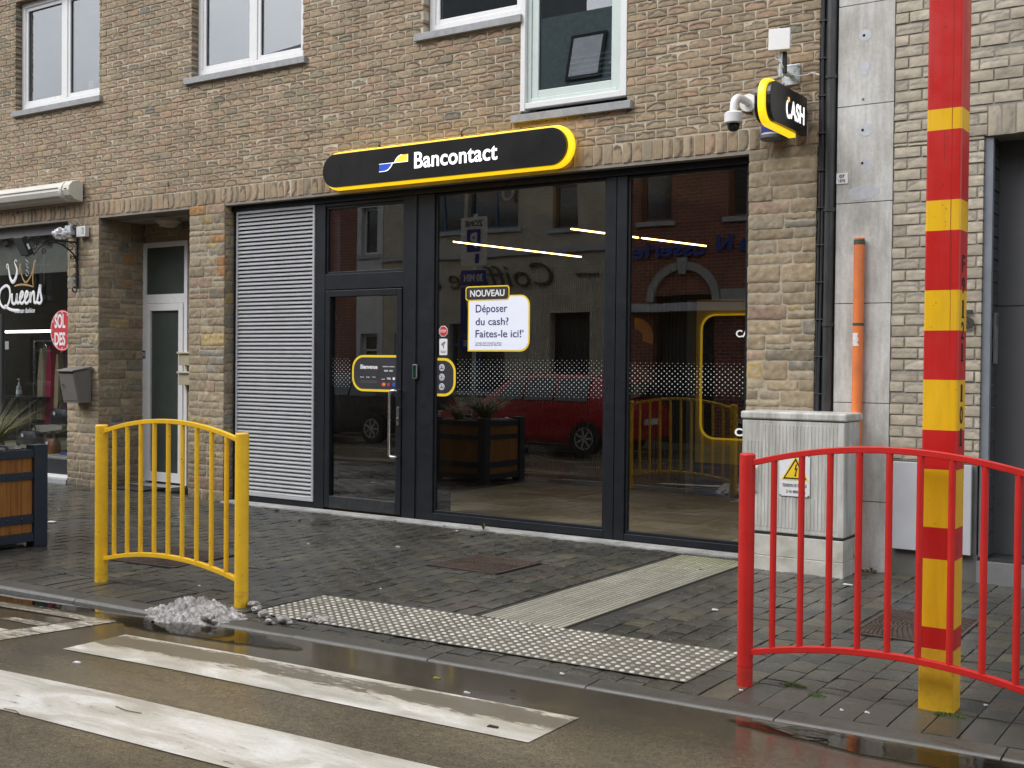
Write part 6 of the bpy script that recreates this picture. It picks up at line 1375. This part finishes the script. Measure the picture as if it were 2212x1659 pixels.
def house(name, label, x0, x1, H, wm, wins, doors=(), roof=None, trim=None, fm=M_whitef, sills=True):
    e = empty(name, ((x0+x1)/2,OY,0), label, 'house')
    hs_ = [w_[:4] for w_ in list(wins)+list(doors)]
    xs = sorted({x0, x1} | {h[0] for h in hs_} | {h[1] for h in hs_}); zs = sorted({-.05, H} | {h[2] for h in hs_} | {h[3] for h in hs_}); mb = MB()
    for a, b in zip(xs, xs[1:]):
        for c, d in zip(zs, zs[1:]):
            if any(h[0] < (a+b)/2 < h[1] and h[2] < (c+d)/2 < h[3] for h in hs_): continue
            mb.box(a, b, OY-.35, OY, c, d)
    part(mb, 'wall', wm, e)
    for w_ in wins:
        a, b, c, d = w_[:4]; mb = MB(); t = .07; y = OY-.14
        mb.box(a,a+t,y-.06,y,c,d); mb.box(b-t,b,y-.06,y,c,d); mb.box(a+t,b-t,y-.06,y,c,c+t); mb.box(a+t,b-t,y-.06,y,d-t,d)
        if b-a > .9: mb.box((a+b)/2-.03,(a+b)/2+.03,y-.06,y-.002,c+t,d-t)
        if d-c > 1.3: mb.box(a+t,b-t,y-.058,y-.004,c+(d-c)*.68,c+(d-c)*.68+.05)
        wf = part(mb, 'window', w_[4] if len(w_) > 4 else fm, e); mb = MB(); mb.box(a+t,b-t,y-.05,y-.03,c+t,d-t); part(mb, 'pane', M_win, wf)
        if sills: mb = MB(); mb.box(a-.1,b+.1,OY-.1,OY+.06,c-.10,c-.001); part(mb, 'sill', M_blue, wf)
        mb = MB(); mb.box(a,b,OY-.9,OY-.36,c,c+.01); mb.box(a-.05,b+.05,OY-.95,OY-.9,c-.1,d+.1); part(mb, 'room_back', M_dark, wf)
    for d_ in doors:
        a, b, c, d = d_[:4]; mb = MB(); mb.box(a,b,OY-.30,OY-.24,c,d); part(mb, 'door', d_[4] if len(d_) > 4 else M_bmatt, e)
    return e
# cream hairdresser's house with a slate mansard
e = house('cream_house', 'cream brick hairdresser house across the street, seen reflected in the middle pane', -19.0, -12.45, 6.35, M_cream,
    [(-17.9,-16.5,4.85,6.1,M_bluef),(-16.4,-14.95,4.85,6.1,M_bluef),(-14.0,-13.35,4.75,6.15,M_brownf),(-16.9,-15.3,1.0,2.6,M_bluef)], [(-14.05,-13.0,-.05,2.85,M_bmatt),(-18.6,-17.5,-.05,2.4,M_bluef)])
mb = MB(); mb.box(-19.0,-12.45,OY+.001,OY+.07,4.18,4.30); mb.box(-19.0,-12.45,OY+.001,OY+.12,6.20,6.35); part(mb, 'band_course', mat('grey_band', (.3,.3,.31), .6), e)
mb = MB(); mb.prism([(OY+.15,6.36),(OY-.75,9.75),(OY-4,10.35),(OY-4,6.36)], -19.0, -12.0, 'x'); part(mb, 'roof', M_slate, e)
mb = MB(); mb.prism([(OY-.6,9.2),(OY-1.5,12.4),(OY-4.5,12.4),(OY-4.5,9.2)], -19.0, -15.7, 'x'); part(mb, 'upper_roof', mat('dark_slate', (.04,.05,.055), .5, var=.3, vs=10), e)
for x in (-17.0,-13.75):
    mb = MB(); t0, t1 = .25, .62
    P_ = lambda x_, t, o: (x_, OY+.15-.9*t+o, 6.36+3.39*t+o*.25)
    mb.add([P_(x,.5,.03),P_(x+.92,.5,.03),P_(x+.92,.82,.03),P_(x,.82,.03),P_(x,.5,.07),P_(x+.92,.5,.07),P_(x+.92,.82,.07),P_(x,.82,.07)], [(4,5,6,7),(0,1,5,4),(1,2,6,5),(2,3,7,6),(3,0,4,7)]); rw_ = part(mb, 'roof_window', M_bmatt, e)
    mb = MB(); mb.add([P_(x+.08,.525,.075),P_(x+.84,.525,.075),P_(x+.84,.795,.075),P_(x+.08,.795,.075)], [(0,1,2,3)]); part(mb, 'pane', mat('painted_sky_reflection', (.72,.76,.80), .5), rw_)  # pale matt colour stands in for bright sky mirrored in the pane
mb = MB()
v, f = text_geo('Coiffure', .0, .35); 
put_text(mb, 'Coiffure', -13.95, -16.95, 3.45, 3.98, OY+.03, -.012, .05, '+y', shear=.35); put_text(mb, 'au', -17.2, -17.95, 3.46, 3.80, OY+.03, -.012, .05, '+y', shear=.35); part(mb, 'lettering', M_ltrim, e)
mb = MB(); mb.box(-13.35,-12.75,OY+.03,OY+.07,3.66,3.71)
part(mb, 'lettering', M_ltrim, e)
mb = MB(); mb.tube([(-15.05,OY+.05,6.3),(-15.05,OY+.08,5.7)]+[(-15.05-.14+.14*math.cos(R(a)),OY+.08,5.62+.14*math.sin(R(a))) for a in range(0,-300,-30)], .035, 8); part(mb, 'wall_ornament', M_cream, e)
# red brick house right
e = house('red_brick_house', 'red brick shop house across the street, seen reflected in the right pane', -12.40, -5.2, 8.2, M_redb,
    [(-11.75,-11.0,4.75,6.5,M_brownf),(-9.75,-8.9,4.75,6.5,M_brownf),(-7.6,-6.7,4.75,6.5,M_brownf),(-9.35,-6.2,.6,2.7,M_bmatt)], [(-11.4,-10.0,-.05,3.15,M_bmatt)], sills=True)
mb = MB(); mb.box(-12.0,-6.0,OY+.001,OY+.25,2.80,2.97); part(mb, 'awning_housing', mat('grey_awning', (.42,.43,.46), .4), e)
mb = MB(); cx_ = -10.7
o_ = arc(cx_,3.02,.85,0,180,14); i_ = arc(cx_,3.02,.68,0,180,14)
mb.prism(o_+i_[::-1], OY+.001, OY+.08); mb.prism([(cx_-.08,3.6),(cx_+.08,3.6),(cx_+.12,3.95),(cx_-.12,3.95)], OY+.081, OY+.12); mb.box(cx_+.87,-5.4,OY+.001,OY+.09,3.0,3.25); part(mb, 'arched_lintel', mat('grey_stone_trim', (.28,.28,.27), .7), e)
mb = MB(); put_text(mb, 'La N', -9.05, -9.95, 4.03, 4.38, OY+.03, .03, .04, '+y'); put_text(mb, 'usserie', -10.2, -11.9, 3.98, 4.30, OY+.03, .03, .04, '+y'); part(mb, 'lettering', M_navyl, e)
mb = MB(); mb.prism([(OY+.15,8.2),(OY-3.2,11.2),(OY-6.4,8.2)], -12.4, -5.2, 'x'); part(mb, 'roof', M_slate, e)
# left: white slot and red house with arched windows
e = house('white_house', 'narrow white rendered house across the street, between red and cream houses', -19.9, -19.02, 7.2, mat('white_render', (.5,.5,.5), .8), [(-19.75,-19.2,4.4,5.6),(-19.75,-19.2,1.0,2.4)])
e = house('arched_red_house', 'red brick house with pale arched windows across the street, reflected above the door', -26.0, -19.92, 7.6, M_redb, [(-22.2,-21.0,3.9,5.6),(-24.9,-23.7,3.9,5.6),(-21.9,-20.9,1.0,2.7),(-24.9,-23.7,1.0,2.7)])
mb = MB()
for cx_, zz in ((-21.6,5.6),(-24.3,5.6),(-21.4,2.7),(-24.3,2.7)): mb.prism(arc(cx_,zz-.1,.85,10,170,12)+arc(cx_,zz-.1,.62,170,10,12), OY+.001, OY+.04)
part(mb, 'window_arches', mat('ochre_brick', (.36,.24,.12), .8), e)
e = house('far_left_house', 'pale rendered house farther left across the street', -36.0, -26.02, 6.6, mat('brown_render', (.16,.14,.12), .85, var=.1), [(-34,-32.8,3.6,5.2),(-30.5,-29.3,3.6,5.2),(-34,-32.8,.9,2.4),(-30.5,-29.3,.9,2.4)])
mb = MB(); mb.prism([(OY+.15,6.6),(OY-3,8.6),(OY-6.4,6.6)], -36, -26.02, 'x'); part(mb, 'roof', M_slate, e)
e = house('near_right_house', 'dark brick house across the street, behind the viewer at right', -5.18, 8.0, 7.4, brick_shader('brown_brick', (.18,.10,.06), (.14,.08,.05), (.2,.18,.15)), [(-4.2,-3.0,4.0,5.6),(-1.2,0,4.0,5.6),(2.4,3.6,4.0,5.6),(-4.2,-2.0,.7,2.6),(1.0,3.6,.7,2.6)], [(-1.0,.1,0,2.3,M_bluef)])
mb = MB(); mb.prism([(OY+.15,7.4),(OY-3.2,10.2),(OY-6.4,7.4)], -5.18, 8, 'x'); part(mb, 'roof', M_slate, e)
# hills behind
mb = MB(); v = []; nx, ny = 60, 10
for i in range(nx):
    for j in range(ny):
        x = -520+900*i/(nx-1); y = -130-26*j; h = 104*math.sin(min(1, j/6)*PI/2)*(1+.10*mnoise.noise(Vector((x*.008,y*.01,0)))+.035*mnoise.noise(Vector((x*.05,y*.03,2))))*(1 if x < -60 else .6); v.append((x,y,h-3))
mb.add(v, [(i*ny+j,(i+1)*ny+j,(i+1)*ny+j+1,i*ny+j+1) for i in range(nx-1) for j in range(ny-1)]); S(mb.build('hills', mat('hazed_wooded_hill', (.10,.115,.12), .95, var=.35, vs=.05)))  # distance haze is put into the greyed base colour

# cars parked across the street
def car(x_rear, y_side, L_, H_, color, name, label, plate=True, estate=True):
    """faces -x; near side (towards the shop) at y_side"""
    e = empty('parked_car', (x_rear-L_/2, y_side-.88, 0), label, 'car', 'cars parked across the street')
    W_ = 1.76; M_c = mat(name, color, .22, var=.03, coat=.6); yc = y_side-W_/2
    # stations: t from front(0) to rear(1): sill z, belt z, roof z, half width, roof half width
    st = [(0,.30,.56,.56,.62,.60),(.03,.22,.68,.68,.80,.76),(.12,.20,.80,.80,.86,.80),(.24,.20,.90,.91,.875,.80),(.36,.20,.94,1.34,.88,.64),(.44,.20,.955,1.45,.88,.62),(.60,.20,.965,1.475,.88,.62),(.78,.20,.985,1.45,.88,.61),(.90,.22,.99,1.38 if estate else 1.12,.87,.60),(.965,.26,.96,1.10 if estate else 1.0,.85,.66),(1.0,.32,.80,.82,.78,.70)]
    mb = MB(); v = []
    for t, s, b, r, hw, rw in st:
        x = x_rear-L_*(1-t); k = H_/1.475
        ring_ = [(-hw*.92,s),(-hw,s+.12),(-hw,(s+b)/2),(-hw*.985,b*k),(-rw,r*k-.03),(-rw*.8,r*k),(rw*.8,r*k),(rw,r*k-.03),(hw*.985,b*k),(hw,(s+b)/2),(hw,s+.12),(hw*.92,s)]
        v += [(x, yc+a, z) for a, z in ring_]
    n = 12; f = [(i*n+j,i*n+(j+1)%n,(i+1)*n+(j+1)%n,(i+1)*n+j) for i in range(len(st)-1) for j in range(n)]+[tuple(range(n))[::-1],tuple(range((len(st)-1)*n,len(st)*n))]
    mb.add(v,f); part(mb, 'body', M_c, e, smooth=True, angle=28, bevel=.01)
    k = H_/1.475; X = lambda t: x_rear-L_*(1-t)
    for sg_ in (1,-1):
        mb = MB(); y_a, y_b = yc+sg_*.888, yc+sg_*.68
        for a, b in ((.34,.475),(.485,.635),(.645,.80)):
            mb.add([(X(a+.0 if a>.34 else a),yc+sg_*.883,(.975)*k),(X(b),yc+sg_*.883,.985*k),(X(b-.005),yc+sg_*.655,1.405*k),(X(a+(.055 if a < .35 else .0)),yc+sg_*.66,(1.375 if a > .35 else 1.34)*k)], [(0,1,2,3)])
        part(mb, 'side_windows', M_win, e)
        mb = MB()
        for a in (.50,.64): mb.box(X(a)-.17,X(a)-.02,yc+sg_*.875,yc+sg_*.905,.80,.83)
        part(mb, 'door_handle', M_c, e)
        for t in (.19,.80):
            mb = MB(); mb.lathe((X(t), yc+sg_*.875-(.11 if sg_ > 0 else .11), .31), [(.20,0),(.31,.0),(.315,.03),(.315,.19),(.31,.22),(.20,.22)], 28, 'y'); wh = part(mb, 'wheel', M_bmatt, e, smooth=True)
            mb = MB(); yy_ = yc+sg_*.875+(.112 if sg_ > 0 else -.112)
            mb.lathe((X(t), yy_-.005, .31), [(.05,0),(.05,.012)], 16, 'y')
            for q in range(7):
                a_ = 2*PI*q/7; mb.prism([(X(t)+.04*math.cos(a_-.5),.31+.04*math.sin(a_-.5)),(X(t)+.19*math.cos(a_-.09),.31+.19*math.sin(a_-.09)),(X(t)+.19*math.cos(a_+.09),.31+.19*math.sin(a_+.09)),(X(t)+.04*math.cos(a_+.5),.31+.04*math.sin(a_+.5))], yy_, yy_+.008)
            mb.ring([(X(t)+.205*math.cos(R(a)),.31+.205*math.sin(R(a))) for a in range(0,360,15)], [(X(t)+.18*math.cos(R(a)),.31+.18*math.sin(R(a))) for a in range(0,360,15)], yy_-.001, yy_+.006); part(mb, 'rim', mat('wheel_silver', (.5,.5,.52), .3, metal=.6), wh)
    mb = MB(); mb.add([(X(.905),yc-.62,1.30*k),(X(.905),yc+.62,1.30*k),(X(.972),yc+.68,1.03*k),(X(.972),yc-.68,1.03*k)], [(0,1,2,3)]); mb.add([(X(.27)+.0,yc-.70,.955*k),(X(.27),yc+.70,.955*k),(X(.35),yc+.58,1.33*k),(X(.35),yc-.58,1.33*k)], [(0,1,2,3)])
    for q in mb.v[:0]: pass
    mb.v = [(x+(.03 if x > X(.6) else -.03), y, z+.03) for x, y, z in mb.v]; part(mb, 'end_windows', M_win, e)
    for s2 in (-1,1): mb = MB(); mb.box(x_rear-.12,x_rear+.004,yc+s2*.60-.10,yc+s2*.60+.10,.68,.86); part(mb, 'tail_light', mat('tail_red', (.4,.01,.01), .2), e, bevel=.02)
    mb = MB(); mb.box(x_rear-.02,x_rear+.012,yc-.26,yc+.26,.56,.67); part(mb, 'number_plate', mat('plate_white', (.6,.6,.6), .4), e)
car(-9.75, -8.42, 4.4, 1.48, (.34,.010,.018), 'red_car_paint', 'dark red estate car across the street, reflected in the middle pane')
car(-14.75, -8.40, 4.5, 1.45, (.008,.008,.010), 'black_car_paint', 'black car across the street, reflected in the glass door')
car(-20.1, -8.42, 4.3, 1.46, (.25,.26,.28), 'silver_car_paint', 'silver car parked farther left across the street')
# parking sign post near the planter, seen in the pane
e = empty('sign_post', (-9.93,-3.92,0), 'grey post carrying parking zone signs, seen reflected in the middle pane', 'sign post')
mb = MB(); mb.tube([(-9.93,-3.96,0),(-9.93,-3.96,3.85)], .03, 14); part(mb, 'post', M_zinc, e, smooth=True)
M_sb = mat('sign_blue', (.01,.03,.32), .35)
for z0, z1, mm, tx, tm in [(3.10,3.80,M_white,'ZONE',M_ktxt),(2.80,3.03,M_sb,'30 MIN',M_white),(2.10,2.78,M_sb,'P',M_white),(1.84,2.06,M_sb,'DISQUE',M_white)]:
    mb = MB(); mb.prism(rrect(-10.16,-9.70,z0,z1,.03), -3.925, -3.92); pl_ = part(mb, 'sign_plate', mm, e)
    mb = MB()
    if tx == 'ZONE':
        put_text(mb, 'ZONE', -9.77,-10.09,3.66,3.75,-3.9195,.03,.002,'+y'); part(mb, 'print', tm, pl_)
        mb = MB(); mb.prism(rrect(-10.05,-9.81,3.30,3.62,.02), -3.9195, -3.918); mb.prism(rrect(-9.90,-9.83,3.13,3.27,.01), -3.9195, -3.918); part(mb, 'blue_field', M_sb, pl_)
        mb = MB(); put_text(mb, 'P', -9.87,-9.99,3.35,3.57,-3.9178,.04,.002,'+y'); part(mb, 'blue_field_letter', M_white, pl_)
    else:
        w2_ = .12 if tx == 'P' else .17; put_text(mb, tx, -9.93+w2_, -9.93-w2_, z0+.06, z1-.06, -3.9195, .03, .002, '+y'); part(mb, 'print', tm, pl_)

# next house along on our own side, beyond the left edge of the photograph
e = empty('rendered_house', (-24,0,0), 'pale rendered house beyond the fashion shop, outside the picture', 'house')
mb = MB(); mb.box(-31, FX0-.02, .02, 8, -.05, 7.2); part(mb, 'wall', mat('pale_house_render', (.42,.39,.34), .9, var=.12, vs=2, bs=.3), e)
for x in (-20.0, -23.0, -26.0, -29.0):
    for z in (1.0, 4.2):
        mb = MB(); mb.ring([(x,z),(x+1.3,z),(x+1.3,z+1.5),(x,z+1.5)], [(x+.07,z+.07),(x+1.23,z+.07),(x+1.23,z+1.43),(x+.07,z+1.43)], -.02, .018); wf = part(mb, 'window', M_upvc, e)
        mb = MB(); mb.box(x+.07,x+1.23,.0,.01,z+.07,z+1.43); part(mb, 'pane', M_win, wf)
